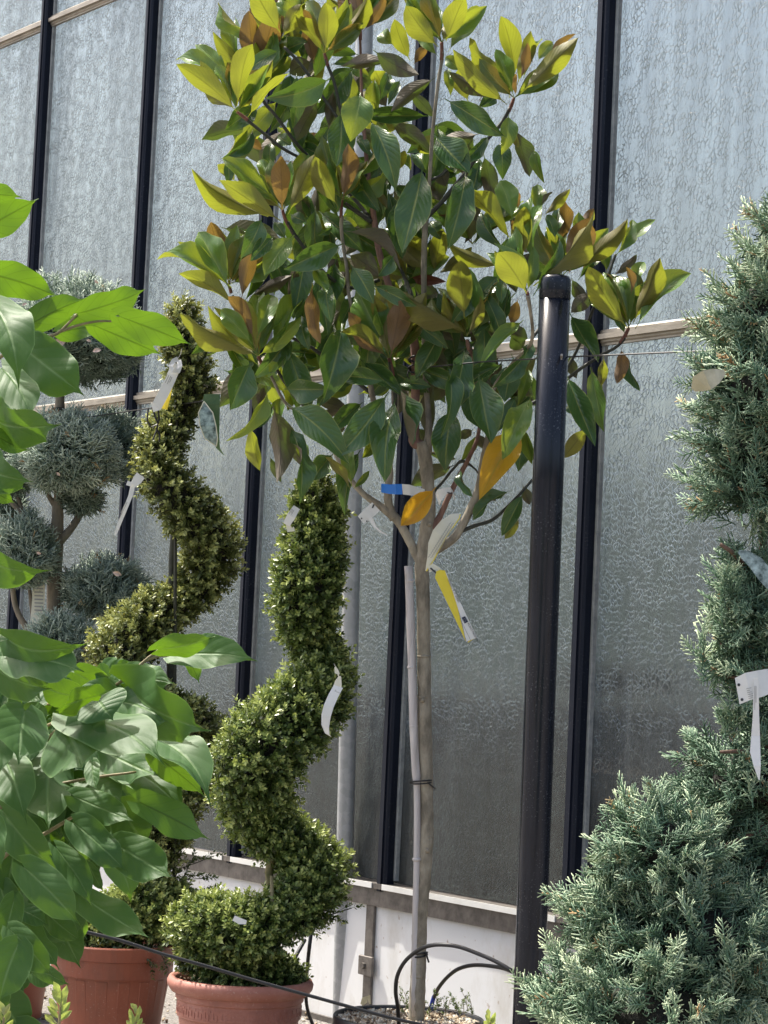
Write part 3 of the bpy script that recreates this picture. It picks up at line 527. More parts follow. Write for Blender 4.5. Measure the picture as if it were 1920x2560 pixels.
T['1300 480'] = '''310 1215 490 1665 150 Tof;270 1800 430 1600 110 Uyf;470 1170 530 1545 130 Tym;480 1170 480 1450 100 Uob;560 1100 540 1290 70 Uyb;680 1040 650 1265 95 Uaf;690 1050 790 1310 60 Tom;330 1090 370 1230 80 Uob;320 1400 380 1480 80 Tob'''
SC = {'1300 480': 2.676}
AGE = {'o': 'mag_old', 'y': 'mag_young', 'a': 'mag_amber', 'Y': 'mag_yellow', 'd': 'mag_dead'}
LAY = {'n': -.56, 'f': -.16, 'm': 0.0, 'b': .16}
nleaf = 0
for key, txt in T.items():
    ox, oy = map(float, key.split()); s = SC.get(key, 3.6867)
    for it in txt.replace('\n', '').split(';'):
        a = it.split()
        if len(a) < 6: continue
        bx, by, tx, ty, w = map(float, a[:5]); fc, ag, ly = a[5]
        b = (ox+bx/s, oy+by/s); t = (ox+tx/s, oy+ty/s); w /= s; t = (b[0]+(t[0]-b[0])*1.07, b[1]+(t[1]-b[1])*1.08); w *= .90
        up = by-ty; Lp = math.hypot(bx-tx, by-ty); ur = up/Lp
        if fc == 'U': dzr = -.45*max(0, ur)+(.25 if ur < 0 else 0)
        else: dzr = .55*max(0, ur)-(.5 if ur < 0 else 0)
        z = ZM+LAY[ly]+random.uniform(-.05, .05)
        lab = 'bright yellow turning leaf' if ag == 'Y' else ('dry red brown leaf' if ag == 'd' else None)
        put_leaf(MG, LM[AGE[ag]], b, t, w, fc, z, dzr, ratio_min=.26, lab=lab); nleaf += 1
for (b, t, w, fc, ag, dz) in (((1090,1218),(1001,1316),52,'T','Y',-.2),((1309,1230),(1253,1338),38,'T','o',0),((1300,1295),(1262,1347),25,'U','y',.1),((1306,1211),(1325,1262),24,'U','o',.05),((1281,1226),(1182,1300),22,'T','o',0)):
    put_leaf(MG, LM[AGE[ag]], b, t, w, fc, ZM+dz, -.1, ratio_min=.33, lab='bright yellow turning leaf' if ag == 'Y' else None); nleaf += 1
# inner leaves, past the 300 picked out one by one
def merge_leaves(root, objs, name):
    by = {}
    Vs = []; Fs = []; UVs = []; MI = []; mats = []; off = 0
    for o in objs:
        me = o.data; n = len(me.vertices); v = np.zeros(n*3); me.vertices.foreach_get('co', v); v = v.reshape(-1, 3)
        mb = np.array(o.matrix_basis); v = v @ mb[:3, :3].T+mb[:3, 3]
        if me.materials[0] not in mats: mats.append(me.materials[0])
        f = np.array([p.vertices[:] for p in me.polygons]); uvv = np.zeros((n, 2)); ul = me.uv_layers[0].data
        for lp in me.loops: uvv[lp.vertex_index] = ul[lp.index].uv
        Vs.append(v); Fs.append(f+off); UVs.append(uvv); MI += [mats.index(me.materials[0])]*len(f); off += n
    for o in objs: bpy.data.objects.remove(o)
    o = obj(name, mesh(name, np.concatenate(Vs), np.concatenate(Fs), mats, smooth=True, uv=np.concatenate(UVs), mi=MI), root); return tag(o, kind='stuff')
ex = []; rr_ = random.Random(77)
for (cx, cy_, rx, ry, n) in ((850,330,130,190,20),(930,620,170,200,34),(700,600,80,70,7),(1160,840,120,150,20),(1010,900,130,110,16),(800,900,140,110,14),(1130,430,70,120,9),(640,920,60,80,7),(1300,640,60,70,7),(620,330,60,60,5),(1280,930,50,90,6),(770,130,90,70,8),(1050,760,120,80,9)):
    for k in range(n):
        a = rr_.uniform(0, 6.28); q_ = math.sqrt(rr_.random()); x_, y_ = cx+rx*q_*math.cos(a), cy_+ry*q_*math.sin(a)
        an = rr_.gauss(math.pi/2, .9); ln = rr_.uniform(95, 165); dx, dy = ln*math.cos(an), ln*math.sin(an)
        ex.append(put_leaf(MG, LM[rr_.choice(('mag_old','mag_old','mag_old','mag_young'))], (x_-dx/2, y_-dy/2), (x_+dx/2, y_+dy/2), ln*rr_.uniform(.27, .38), rr_.choice('TTUU'), ZM+rr_.uniform(.12, .42), rr_.uniform(-.5, .4), ratio_min=.36))
for (cx, cy_, rx, ry, n) in ((880,900,170,90,9),(650,870,70,90,5),(1150,860,110,120,9),(900,520,130,150,8),(760,700,80,80,5),(1010,450,140,120,5),(800,300,110,90,5)):
    for k in range(n):
        a = rr_.uniform(0, 6.28); q_ = math.sqrt(rr_.random()); x_, y_ = cx+rx*q_*math.cos(a), cy_+ry*q_*math.sin(a)
        an = rr_.gauss(math.pi/2, .55); ln = rr_.uniform(125, 175); dx, dy = ln*math.cos(an), ln*math.sin(an)
        ex.append(put_leaf(MG, LM['mag_old'], (x_-dx/2, y_-dy/2), (x_+dx/2, y_+dy/2), ln*rr_.uniform(.27, .37), 'T', ZM+rr_.uniform(-.04, .16), rr_.uniform(-.4, -.05), ratio_min=.29))
for (x_, y_, z_) in ((592,279,-.16),(640,215,.05),(811,133,-.1),(901,75,0),(1104,105,-.1),(1285,245,-.1),(706,525,-.14),(855,500,-.14),(572,712,-.1),(645,890,-.14),(972,895,-.16),(1168,840,-.1),(1318,730,-.3),(1572,820,-.1),(1180,610,.1),(706,108,.1),(1020,700,.1),(1405,690,.05)):
    for k in range(7):
        an = -math.pi/2+rr_.uniform(-1.0, 1.0); ln = rr_.uniform(115, 170)
        ex.append(put_leaf(MG, LM[rr_.choice(('mag_young','mag_young','mag_amber'))], (x_, y_), (x_+ln*math.cos(an), y_+ln*math.sin(an)), ln*rr_.uniform(.20, .31), rr_.choice('TTU'), ZM+z_+rr_.uniform(.02, .09), rr_.uniform(-.2, .5), ratio_min=.3))
merge_leaves(MG, ex, 'inner_leaves')
# ------------------------------------------------------------------ heart-leaved shrub (foreground left)
ZL = 3.25
SH = thing('heart_leaved_shrub', P(-120, 3900, ZL), 'foreground shrub with large bright green heart-shaped pointed leaves at left edge', 'shrub')
L = {}
L['0 440 3.318'] = '''-200 480 320 185 260 Um;-250 130 185 150 160 Uf;-150 800 490 1005 240 Um;235 1240 720 1010 220 Um;645 1140 1220 955 210 Um;510 1290 950 1180 170 Ub;800 1250 1345 1480 240 Um;1000 1170 1585 1395 175 Uf;
-60 1060 165 1620 330 Tf;200 1430 705 1830 400 Tm'''
L['0 900 3.6875'] = '''20 80 300 520 270 Tf;20 100 150 490 220 Tm;-100 520 570 590 110 Tf;-50 640 300 650 90 Um;-100 650 275 850 150 Uf;-200 900 310 1120 150 Tf;-150 1100 235 1195 90 Uf;-120 1180 140 1320 130 Um;-200 1700 340 2010 130 Tf;
-150 1790 115 1905 130 Uf;-150 1950 100 2105 90 Uf'''
L['0 1540 2.592'] = '''60 150 490 230 125 Tf;80 260 540 355 115 Tf;105 300 370 400 140 Tf;-80 110 60 290 180 Tf;-40 330 320 480 110 Tm;180 450 270 550 95 Tm;500 520 250 440 180 Tm;640 515 330 605 85 Tf;840 490 470 480 115 Tm;
640 550 725 655 330 Tf;800 560 1135 700 170 Tm;825 440 1370 745 150 Tm;1025 215 1395 130 100 Tf;1140 250 1640 245 88 Tf;1210 250 1300 425 90 Ub;825 350 735 330 110 Ub;830 400 1140 440 150 Tb;
160 620 125 955 330 Tf;180 620 330 640 140 Tm;200 750 190 970 190 Tb;420 735 550 1005 470 Tf;470 660 1050 885 175 Tf;780 780 800 910 130 Tm;1005 900 1335 1150 130 Um;990 790 1380 1095 110 Tm;-30 700 0 1010 160 Tm;
40 940 140 1285 265 Tm;330 880 315 1400 290 Tb;420 1150 390 1460 180 Tb;560 1060 800 1240 260 Tb;680 880 1050 1060 200 Tb;810 1000 1210 1240 170 Tb;600 950 625 1130 65 Tm;780 970 855 1090 65 Ub;905 1210 1375 1440 150 Um;
480 1170 875 1340 170 Tm;790 1230 960 1500 260 Tb;490 1350 820 1659 210 Tm;20 1260 365 1659 240 Tm'''
L['0 2000 3.318'] = '''960 370 1435 655 330 Tm;200 560 655 1040 300 Tf;470 400 775 845 200 Tm;680 800 1240 1165 240 Tm;360 900 690 1180 200 Tb;740 540 860 760 90 Tb;120 820 35 1250 200 Tm;90 1080 430 1480 220 Tf;
200 1020 495 1410 85 Tb;300 1400 570 1540 95 Tm;150 1200 -10 1690 330 Tf;270 1440 440 1530 130 Tb;130 380 60 830 250 Tb;150 900 400 1040 150 Tb;-20 180 10 590 120 Tf;0 700 120 1000 250 Tb;250 200 330 600 260 Tb;
600 100 700 400 220 Tb;300 -100 500 300 300 Tb'''
for key, txt in L.items():
    ox, oy, s = map(float, key.split())
    for it in txt.replace('\n', '').split(';'):
        a = it.split(); bx, by, tx, ty, w = map(float, a[:5]); fc, ly = a[5]
        b = (ox+bx/s, oy+by/s); t = (ox+tx/s, oy+ty/s); w /= s
        z = ZL+{'f': -.10, 'm': 0, 'b': .12}[ly]+random.uniform(-.03, .03)
        horiz = abs(ty-by)/math.hypot(tx-bx, ty-by)
        dzr = ((-1.05 if b[1] < 1960 and not (b[1] < 1500 and b[0] > 40) else -.3) if fc == 'T' else .3)*(1 if ty > by else .4)
        put_leaf(SH, LM['big'], b, t, w, fc, z, dzr, ratio_min=.46, zk=.8)
for i in range(125):                                          # leaves deep inside the shrub, filled in to block back light
    x, y = random.uniform(-60, 300), random.uniform(1780, 2330)
    x *= 1 if y < 2120 else .5
    put_leaf(SH, LM['big'], (x, y), (x+random.uniform(-20, 70), y+random.uniform(70, 140)), random.uniform(60, 100), 'T', ZL+random.uniform(.16, .55), random.uniform(-.5, .3), ratio_min=.66, zk=.8)
for i in range(190):                                         # the rest of the shrub, unseen left of the frame, put in to cast shade
    zz = ZL+random.uniform(-.25, .55); x, y = random.uniform(-620, -60), random.uniform(1150, 2600)
    if random.random() < .3: x = random.uniform(-60, 60); y = random.uniform(1900, 2600); zz = ZL+random.uniform(.3, .6)
    put_leaf(SH, LM['big'], (x, y), (x+random.uniform(-90, 110), y+random.uniform(40, 150)), random.uniform(70, 120), 'T', zz, random.uniform(-.5, .3), ratio_min=.66, zk=.8)
for i in range(150):                                         # upper tier reaching back, added to shade the lower leaves
    x = random.uniform(-200, 290); y = random.uniform(1690, 1900)-random.random()*30
    put_leaf(SH, LM['big'], (x, y), (x+random.uniform(-40, 90), y+random.uniform(15, 60)), random.uniform(70, 110), 'T', ZL+random.uniform(.12, .62), random.uniform(-1.6, .8), ratio_min=.72, zk=.8)
def shtube(name, pts, m, off=0):
    c = cr([(p[0], p[1], p[2], p[3] if len(p) > 3 else 0) for p in pts], 5)
    return B().tube([P(a[0], a[1], ZL+a[3]) for a in c], [a[2]*ZL/F for a in c], 7, jit=.08).obj(name, m, SH, smooth=True)
shtube('stem', [(-120,3900,16,.15),(-100,3000,14,.15),(-90,2300,12,.15),(-110,1700,10,.12),(-120,1000,8,.1),(-90,500,5,.05)], M['bark_jun'])
for pts in ([(-110,1000,5,.1),(0,893,5),(60,865,4.5),(120,842,4.2),(150,829,4),(193,785,3)], [(150,829,4),(200,812,3.4),(247,803,3),(300,804,2.5)], [(-110,2000,7,.14),(100,1860,6,.1),(220,1760,5,.05),(305,1702,4.2),(362,1652,4),(396,1625,3)], [(362,1652,4),(400,1640,3.2),(440,1641,2.6)], [(-110,1700,5,.1),(-20,1672,4),(36,1652,3.5)], [(60,1840,4,.1),(148,1802,4),(184,1800,3)], [(120,1760,4,.1),(230,1755,3.5),(262,1750,3)], [(-110,2300,7,.14),(0,2150,6,.1),(120,2080,5,.08),(250,2000,4,.06)], [(-110,2100,6,.14),(50,1990,5,.1),(200,1950,4,.08),(340,1930,3,.05)], [(-110,1500,5,.1),(-40,1350,4),(0,1340,3)]):
    shtube('twig', pts, M['twig_tan'])
# ------------------------------------------------------------------ small-leaved foliage
def frames(D, rnd):
    D = D/np.linalg.norm(D, axis=1, keepdims=True)
    A = rnd.normal(size=D.shape); A -= (A*D).sum(1, keepdims=True)*D; A /= np.linalg.norm(A, axis=1, keepdims=True)
    return np.stack([A, D, np.cross(A, D)], axis=2)          # columns: x, y(dir), z
def scatter(temps, Ps, Ds, S, tint, rnd):
    """temps: list of (V,F,T); returns big arrays"""
    n = len(Ps); Rm = frames(Ds, rnd); VV = []; FF = []; TT = []; off = 0; pick = rnd.randint(len(temps), size=n)
    for k, (V, Fc, Tn) in enumerate(temps):
        ix = np.where(pick == k)[0]
        if not len(ix): continue
        v = np.einsum('nij,vj->nvi', Rm[ix], V)*S[ix, None, None]+Ps[ix, None, :]
        VV.append(v.reshape(-1, 3)); m = len(V)
        FF.append((Fc[None]+(np.arange(len(ix))*m)[:, None, None]+off).reshape(-1, 3)); off += m*len(ix)
        TT.append((Tn[None]+tint[ix, None]).ravel())
    return np.concatenate(VV), np.concatenate(FF), np.clip(np.concatenate(TT), 0, 1)
def box_sprig(rnd):
    V = []; Fc = []; Tn = []
    nl = 5
    for i in range(nl):
        y = .15+.75*i/(nl-1); a0 = i*1.57+rnd.rand()
        for s in (0, math.pi):
            a = a0+s; out = np.array([math.cos(a), .75+.5*i/nl, math.sin(a)]); out /= np.linalg.norm(out)
            ln = .52*(1-.35*i/nl)*rnd.uniform(.8, 1.15); wd_ = ln*.27; sd = np.cross(out, (0, 1, 0)); sd /= np.linalg.norm(sd)+1e-6; upv = np.cross(sd, out)
            b = np.array([0, y, 0]); k = len(V)
            V += [b, b+out*ln*.5+sd*wd_+upv*ln*.06, b+out*ln, b+out*ln*.5-sd*wd_+upv*ln*.06]
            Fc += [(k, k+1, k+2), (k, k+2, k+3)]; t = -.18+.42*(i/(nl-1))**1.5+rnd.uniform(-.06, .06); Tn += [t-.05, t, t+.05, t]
    k = len(V); V += [np.array([-.02, 0, 0]), np.array([.02, 0, 0]), np.array([0, .8, .01])]; Fc += [(k, k+1, k+2)]; Tn += [-.2]*3
    return np.array(V), np.array(Fc), np.array(Tn)
def prism(V, Fc, Tn, a, b, r0, r1, t0, t1):
    a = np.array(a); b = np.array(b); d = _n(b-a); u = _n(np.cross(d, (.3, .2, .93))); w = np.cross(d, u); k = len(V)
    for (c, r, t) in ((a, r0, t0), (b, r1, t1)):
        for j in range(3):
            V.append(c+r*(math.cos(j*2.094)*u+math.sin(j*2.094)*w)); Tn.append(t)
    for j in range(3):
        j2 = (j+1) % 3; Fc += [(k+j, k+j2, k+3+j2), (k+j, k+3+j2, k+3+j)]
    Fc.append((k+3, k+4, k+5))
def conif_sprig(rnd, n=7, th=.020, sub=True, spread=1.0):
    V = []; Fc = []; Tn = []; bend = rnd.uniform(-.15, .15, 2)
    def ax(y): return np.array([bend[0]*y*y, y, bend[1]*y*y])
    for i in range(4): prism(V, Fc, Tn, ax(i/4), ax((i+1)/4), th*1.1, th*(.95 if i < 3 else .5), -.2+.1*i, -.1+.1*i)
    for i in range(n):
        y = .12+.8*i/n; s = 1 if i % 2 else -1; L_ = .44*(1-.55*i/n)*rnd.uniform(.8, 1.2)*spread
        d = _n((s*math.cos(.75), math.sin(.85), rnd.uniform(-.35, .35)))
        a = ax(y); b = a+d*L_
        prism(V, Fc, Tn, a, b, th, th*.65, -.1, .18+.15*y)
        if sub and i < n-2:
            for (q, s2) in ((.4, 1), (.62, -1), (.8, 1)):
                c = a+d*L_*q; d2 = _n(d+s2*np.array([s*.55, .75*s2*s2, .0])*.8+rnd.uniform(-.2, .2, 3))
                prism(V, Fc, Tn, c, c+d2*L_*.38, th*.9, th*.55, 0, .25+.15*y)
    return np.array(V), np.array(Fc), np.array(Tn)
rs = np.random.RandomState(3)
TB = [box_sprig(rs) for _ in range(6)]
TJ = [conif_sprig(rs, 7, .022) for _ in range(5)]
TJ2 = [conif_sprig(rs, 9, .024) for _ in range(6)]
TBR = [conif_sprig(rs, 5, .040, False) for _ in range(3)]
def unit(n, rnd): v = rnd.normal(size=(n, 3)); return v/np.linalg.norm(v, axis=1, keepdims=True)
def spiral(root, path, z0, zs, n, s, m, tbase, seed, core=True):
    """path: (px,py,rpx,zoff) tube of clipped foliage"""
    rnd = np.random.RandomState(seed)
    c = cr([(p[0], p[1], p[2], p[3]) for p in path], 8)
    pts = np.array([P(a[0], a[1], z0+a[3]) for a in c]); rad = np.array([a[2]*z0/F for a in c])
    wgt = rad[:-1]*np.linalg.norm(np.diff(pts, axis=0), axis=1)+1e-4; wgt /= wgt.sum()
    i = rnd.choice(len(wgt), size=n, p=wgt); t = rnd.rand(n, 1)
    cc = pts[i]*(1-t)+pts[i+1]*t; rr = rad[i]
    u = unit(n, rnd); dep = 1-.34*rnd.rand(n)**1.6; dep[rnd.rand(n) < .10] *= 1.14
    lump = 1+.07*np.sin(cc[:, 0]*37+u[:, 0]*5)*np.cos(cc[:, 2]*31+u[:, 2]*5)
    ps = cc+u*(rr*dep*lump*.87)[:, None]
    D = u+np.array([0, 0, .5])+rnd.normal(size=(n, 3))*.55
    S = s*rnd.uniform(.7, 1.25, n)
    tint = tbase+rnd.normal(size=n)*.15+(dep-.9)*1.2+.10*u[:, 2]  # deeper sprigs darker: inner shade put into the tint; upward ones lighter
    V, Fc, Tn = scatter(TB, ps, D, S, tint, rnd)
    o = obj('foliage', mesh('foliage', V, Fc, m, tint=Tn), root); tag(o, kind='stuff')
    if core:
        q = B(); q.tube(pts[::3], rad[::3]*.60, 9, jit=.25); q.obj('shade_core', M['core'], root)  # unseen solid core, added to block light inside the coil
    return pts
Z1 = 7.45
T1 = thing('spiral_box_topiary', P(395, 2420, Z1), 'yellowing spiral-clipped box topiary, left of the two, in the ribbed terracotta pot', 'topiary', 'spiral box topiaries')
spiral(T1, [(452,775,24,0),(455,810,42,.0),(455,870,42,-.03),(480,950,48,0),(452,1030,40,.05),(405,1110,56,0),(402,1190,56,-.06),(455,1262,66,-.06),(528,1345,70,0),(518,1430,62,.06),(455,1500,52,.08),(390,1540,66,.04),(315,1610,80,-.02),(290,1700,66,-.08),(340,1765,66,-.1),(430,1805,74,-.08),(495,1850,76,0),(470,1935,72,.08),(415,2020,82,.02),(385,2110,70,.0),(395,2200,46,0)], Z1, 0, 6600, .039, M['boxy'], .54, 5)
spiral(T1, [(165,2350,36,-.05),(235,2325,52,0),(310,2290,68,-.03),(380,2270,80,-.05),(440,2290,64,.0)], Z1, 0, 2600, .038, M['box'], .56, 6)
q = B(); q.tube([P(x, y, Z1+.05) for (x, y) in ((425,2400),(415,2250),(412,2130),(418,1950),(425,1750),(428,1560),(430,1400),(440,1250),(450,1050),(455,900),(455,800))], [.022,.02,.018,.016,.015,.013,.012,.011,.009,.007,.004], 8, jit=.15)
q.obj('stem', M['twig_dark'], T1, smooth=True)
q = B(); q.tube([P(436,2300,Z1-.02), P(437,1700,Z1-.03), P(440,1050,Z1-.02)], .006, 6); q.obj('training_stake', M['twig_dark'], T1)
Z2 = 6.6
T2 = thing('spiral_box_topiary', P(605, 2470, Z2), 'fresh green spiral-clipped box topiary, in front of the grey pipe, in the smooth-rimmed pot', 'topiary', 'spiral box topiaries')
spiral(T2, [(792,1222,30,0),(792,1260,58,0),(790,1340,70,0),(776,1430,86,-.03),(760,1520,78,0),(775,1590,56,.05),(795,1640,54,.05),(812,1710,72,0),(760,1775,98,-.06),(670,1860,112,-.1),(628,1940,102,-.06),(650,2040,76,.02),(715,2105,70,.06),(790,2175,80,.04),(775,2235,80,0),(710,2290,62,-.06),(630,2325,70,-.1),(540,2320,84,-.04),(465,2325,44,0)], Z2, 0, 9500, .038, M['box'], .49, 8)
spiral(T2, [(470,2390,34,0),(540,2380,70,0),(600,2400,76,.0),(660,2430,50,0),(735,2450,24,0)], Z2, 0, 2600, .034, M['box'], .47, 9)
q = B(); q.tube([P(x, y, Z2+.04) for (x, y) in ((672,2480),(680,2380),(684,2280),(672,2180),(690,2090),(720,1980),(745,1820),(770,1650),(785,1450),(790,1250))], [.016,.015,.013,.013,.012,.011,.010,.009,.007,.004], 8, jit=.15)
q.tube([P(640,2470,Z2), P(655,2360,Z2-.08), P(681,2260,Z2-.1), P(679,2190,Z2-.08)], [.008,.007,.007,.005], 7, jit=.1)
q.obj('stem', M['twig_tan'], T2, smooth=True)
# loose shoots
def shoots(root, arr, z0, s, m, tb, seed):
    rnd = np.random.RandomState(seed); Ps = []; Ds = []
    q = B()
    for (x0, y0, x1, y1) in arr:
        for i in range(7):
            t = i/6; a = P(x0+(x1-x0)*t, y0+(y1-y0)*t-8*math.sin(t*3), z0+.02*math.sin(i)); Ps.append(a); Ds.append(P(x1, y1, z0)-P(x0, y0, z0)+rnd.normal(size=3)*.03)
        q.tube([P(x0, y0, z0), P(x1, y1, z0)], .0015, 4)
    q.obj('shoot_stems', M['twig_dark'], root)
    n = len(Ps); V, Fc, Tn = scatter(TB, np.array(Ps), np.array(Ds), np.full(n, s), np.full(n, tb), rnd)
    tag(obj('shoots', mesh('shoots', V, Fc, m, tint=Tn), root), kind='stuff')
shoots(T1, [(430,2180,535,2140),(440,2230,480,2150),(450,2200,520,2195),(455,2260,535,2225),(425,2150,470,2110)], Z1+.05, .035, M['box'], .28, 4)
shoots(T2, [(720,2320,880,2270),(730,2290,840,2300),(700,2370,760,2310)], Z2, .032, M['box'], .3, 5)
shoots(T1, [(330,2360,380,2420),(290,2370,300,2400),(240,2365,250,2390),(400,2380,415,2410)], Z1-.15, .035, M['boxy'], .3, 14)
# ------------------------------------------------------------------ pots
def pot(name, c, prof, m, label, cat, group, parts=None):
    t = thing(name, c, label, cat, group)
    B().lathe(c, prof, 56).obj('pot_body', m, t, smooth=True)
    return t
def ground_at(px, z): v = P(px, 1600, z); return np.array([v[0], v[1], 0.0])
def zrim(px, py, z): return float(P(px, py, z)[2])
c1 = ground_at(288, Z1); c1[2] = 0; h1 = zrim(288, 2352, Z1)
c1 = np.array([*P(284, 2352, Z1)[:2], 0.0])
r1 = 160*Z1/F
body = thing('terracotta_pot', c1, 'large ribbed terracotta-red plastic pot under the yellowing spiral box', 'pot', 'terracotta-coloured plastic pots')
B().lathe(c1, [(r1*.72, .0), (r1*.80, h1*.3), (r1*.90, h1-.095)], 56).obj('pot_wall', M['terra'], body, smooth=True)
for k in range(16):
    a = 2*math.pi*k/16+.1; q = B(); ca, sa = math.cos(a), math.sin(a); w_ = .024
    def pt(r, t_, z): return (c1[0]+r*ca-t_*sa, c1[1]+r*sa+t_*ca, z)
    V = []
    for z, r in ((.01, r1*.722), (h1-.11, r1*.898)): V += [pt(r-.006, -w_, z), pt(r+.000, -w_*.7, z), pt(r+.000, w_*.7, z), pt(r-.006, w_, z)]
    q.add(V, [(0,1,5,4),(1,2,6,5),(2,3,7,6),(4,5,6,7)]); q.obj('rib', M['terra'], body)
B().lathe(c1, [(r1*.90, h1-.10), (r1*.945, h1-.10), (r1*.955, h1-.046), (r1*.985, h1-.044), (r1*.998, h1-.004), (r1*.985, h1), (r1*.95, h1), (r1*.93, h1-.03)], 56).obj('rim', M['terra'], body, smooth=False)
B().lathe(c1, [(0.001, h1-.02), (r1*.5, h1-.015), (r1*.945, h1-.028)], 40).obj('soil', M['soil'], body, smooth=True)
c2 = np.array([*P(601, 2455, Z2)[:2], 0.0]); h2 = zrim(601, 2452, Z2); r2 = 178*Z2/F
pb = thing('terracotta_pot', c2, 'paler terracotta pot with rounded rim and raised key pattern, under the green spiral', 'pot', 'terracotta-coloured plastic pots')
B().lathe(c2, [(r2*.66, 0), (r2*.74, h2*.35), (r2*.845, h2-.105), (r2*.87, h2-.10), (r2*.875, h2-.055), (r2*.90, h2-.05), (r2*.905, h2-.03)], 64).obj('pot_wall', M['terra_pale'], pb, smooth=False)
B().lathe(c2, [(r2*.90, h2-.034), (r2*.97, h2-.030), (r2*1.02, h2-.015), (r2*1.03, h2-.002), (r2*1.0, h2+.010), (r2*.95, h2+.012), (r2*.91, h2+.004), (r2*.90, h2-.03)], 64).obj('rim', M['terra_pale'], pb, smooth=True)
B().lathe(c2, [(0.001, h2-.012), (r2*.5, h2-.008), (r2*.91, h2-.024)], 40).obj('soil', M['soil'], pb, smooth=True)
q = B(); nk = 44
for k in range(nk):                                          # raised Greek key
    for (u0, u1, v0, v1) in ((0,.8,.8,1),(0,.16,.1,1),(0,.6,.1,.28),(.44,.6,.28,.62),(.7,1,.1,.28)):
        for a0, a1 in ((k+u0, k+u1),):
            A = [2*math.pi*a0/nk, 2*math.pi*a1/nk]; z0 = h2-.096+.032*v0; z1 = h2-.096+.032*v1; V = []
            for a in A:
                for z in (z0, z1):
                    for e in (r2*.868, r2*.880): V.append((c2[0]+e*math.cos(a), c2[1]+e*math.sin(a), z))
            q.add(V, [(1,5,7,3),(0,1,3,2),(4,6,7,5),(2,3,7,6),(0,4,5,1)])
tag(q.obj('key_pattern', M['terra_pale'], pb), kind='stuff')
c3 = np.array([*P(10, 2300, 8.1)[:2], 0.0]); r3 = 140*8.1/F
p3 = thing('terracotta_pot', c3, 'terracotta-red pot at the bottom left corner, mostly behind the big heart leaves', 'pot', 'terracotta-coloured plastic pots')
B().lathe(c3, [(r3*.75, 0), (r3*.93, .36)], 48).obj('pot_wall', M['terra'], p3, smooth=True)
B().lathe(c3, [(r3*.93, .36), (r3*.99, .36), (r3, .43), (r3*.93, .43)], 48).obj('rim', M['terra'], p3)
B().lathe(c3, [(.001, .40), (r3*.94, .40)], 30).obj('soil', M['soil'], p3)
def chips(root, c, r, h, n, seed, smin=.006, smax=.018, tb=.5, rmin=0, name='mulch'):
    rnd = np.random.RandomState(seed); a = rnd.rand(n)*6.283; rr = rmin+(r-rmin)*np.sqrt(rnd.rand(n))
    tV = np.array([(-.5,-.35,0),(.45,-.4,.05),(.5,.3,0),(-.35,.4,.08),(0,0,.28),(0,0,-.1)]); tF = np.array([(0,1,4),(1,2,4),(2,3,4),(3,0,4),(1,0,5),(2,1,5),(3,2,5),(0,3,5)])
    Ps = np.stack([c[0]+rr*np.cos(a), c[1]+rr*np.sin(a), c[2]+h+rnd.rand(n)*.012], 1)
    D = np.stack([rnd.normal(size=n), rnd.normal(size=n), rnd.normal(size=n)*.4], 1)
    Rm = frames(D, rnd); S = rnd.uniform(smin, smax, n)
    v = np.einsum('nij,vj->nvi', Rm, tV)*S[:, None, None]+Ps[:, None]
    Fc = (tF[None]+(np.arange(n)*6)[:, None, None]).reshape(-1, 3); Tn = np.repeat(np.clip(tb+rnd.normal(size=n)*.3, 0, 1), 6)
    o = obj(name, mesh(name, v.reshape(-1, 3), Fc, M['chips'], tint=Tn), root); return tag(o, kind='stuff')
chips(pb, c2, r2*.86, h2-.012, 700, 3, .004, .010, .25)
chips(body, c1, r1*.9, h1-.02, 500, 4, .004, .010, .2)
c4 = np.array([*P(1022, 2545, ZM)[:2], 0.0]); h4 = zrim(1022, 2545, ZM); r4 = 190*ZM/F
p4 = thing('nursery_pot', c4, 'wide black plastic pot filled with wood chips under the magnolia', 'pot')
B().lathe(c4, [(r4*.85, 0), (r4*.96, h4-.03), (r4*1.0, h4-.028), (r4*1.0, h4), (r4*.985, h4+.004), (r4*.955, h4), (r4*.95, h4-.05)], 64).obj('pot_wall', M['plastic_black'], p4, smooth=True)
B().lathe(c4, [(.001, h4-.018), (r4*.96, h4-.022)], 40).obj('soil', M['soil'], p4)
chips(p4, c4, r4*.93, h4-.018, 4200, 5, .006, .020, .62)
gs = chips(None, np.array([-6.3, 4.0, 0]), 1.6, 0, 2600, 6, .01, .03, .6, name='white_gravel'); gs['label'] = 'pale stones scattered on the ground by the wall'
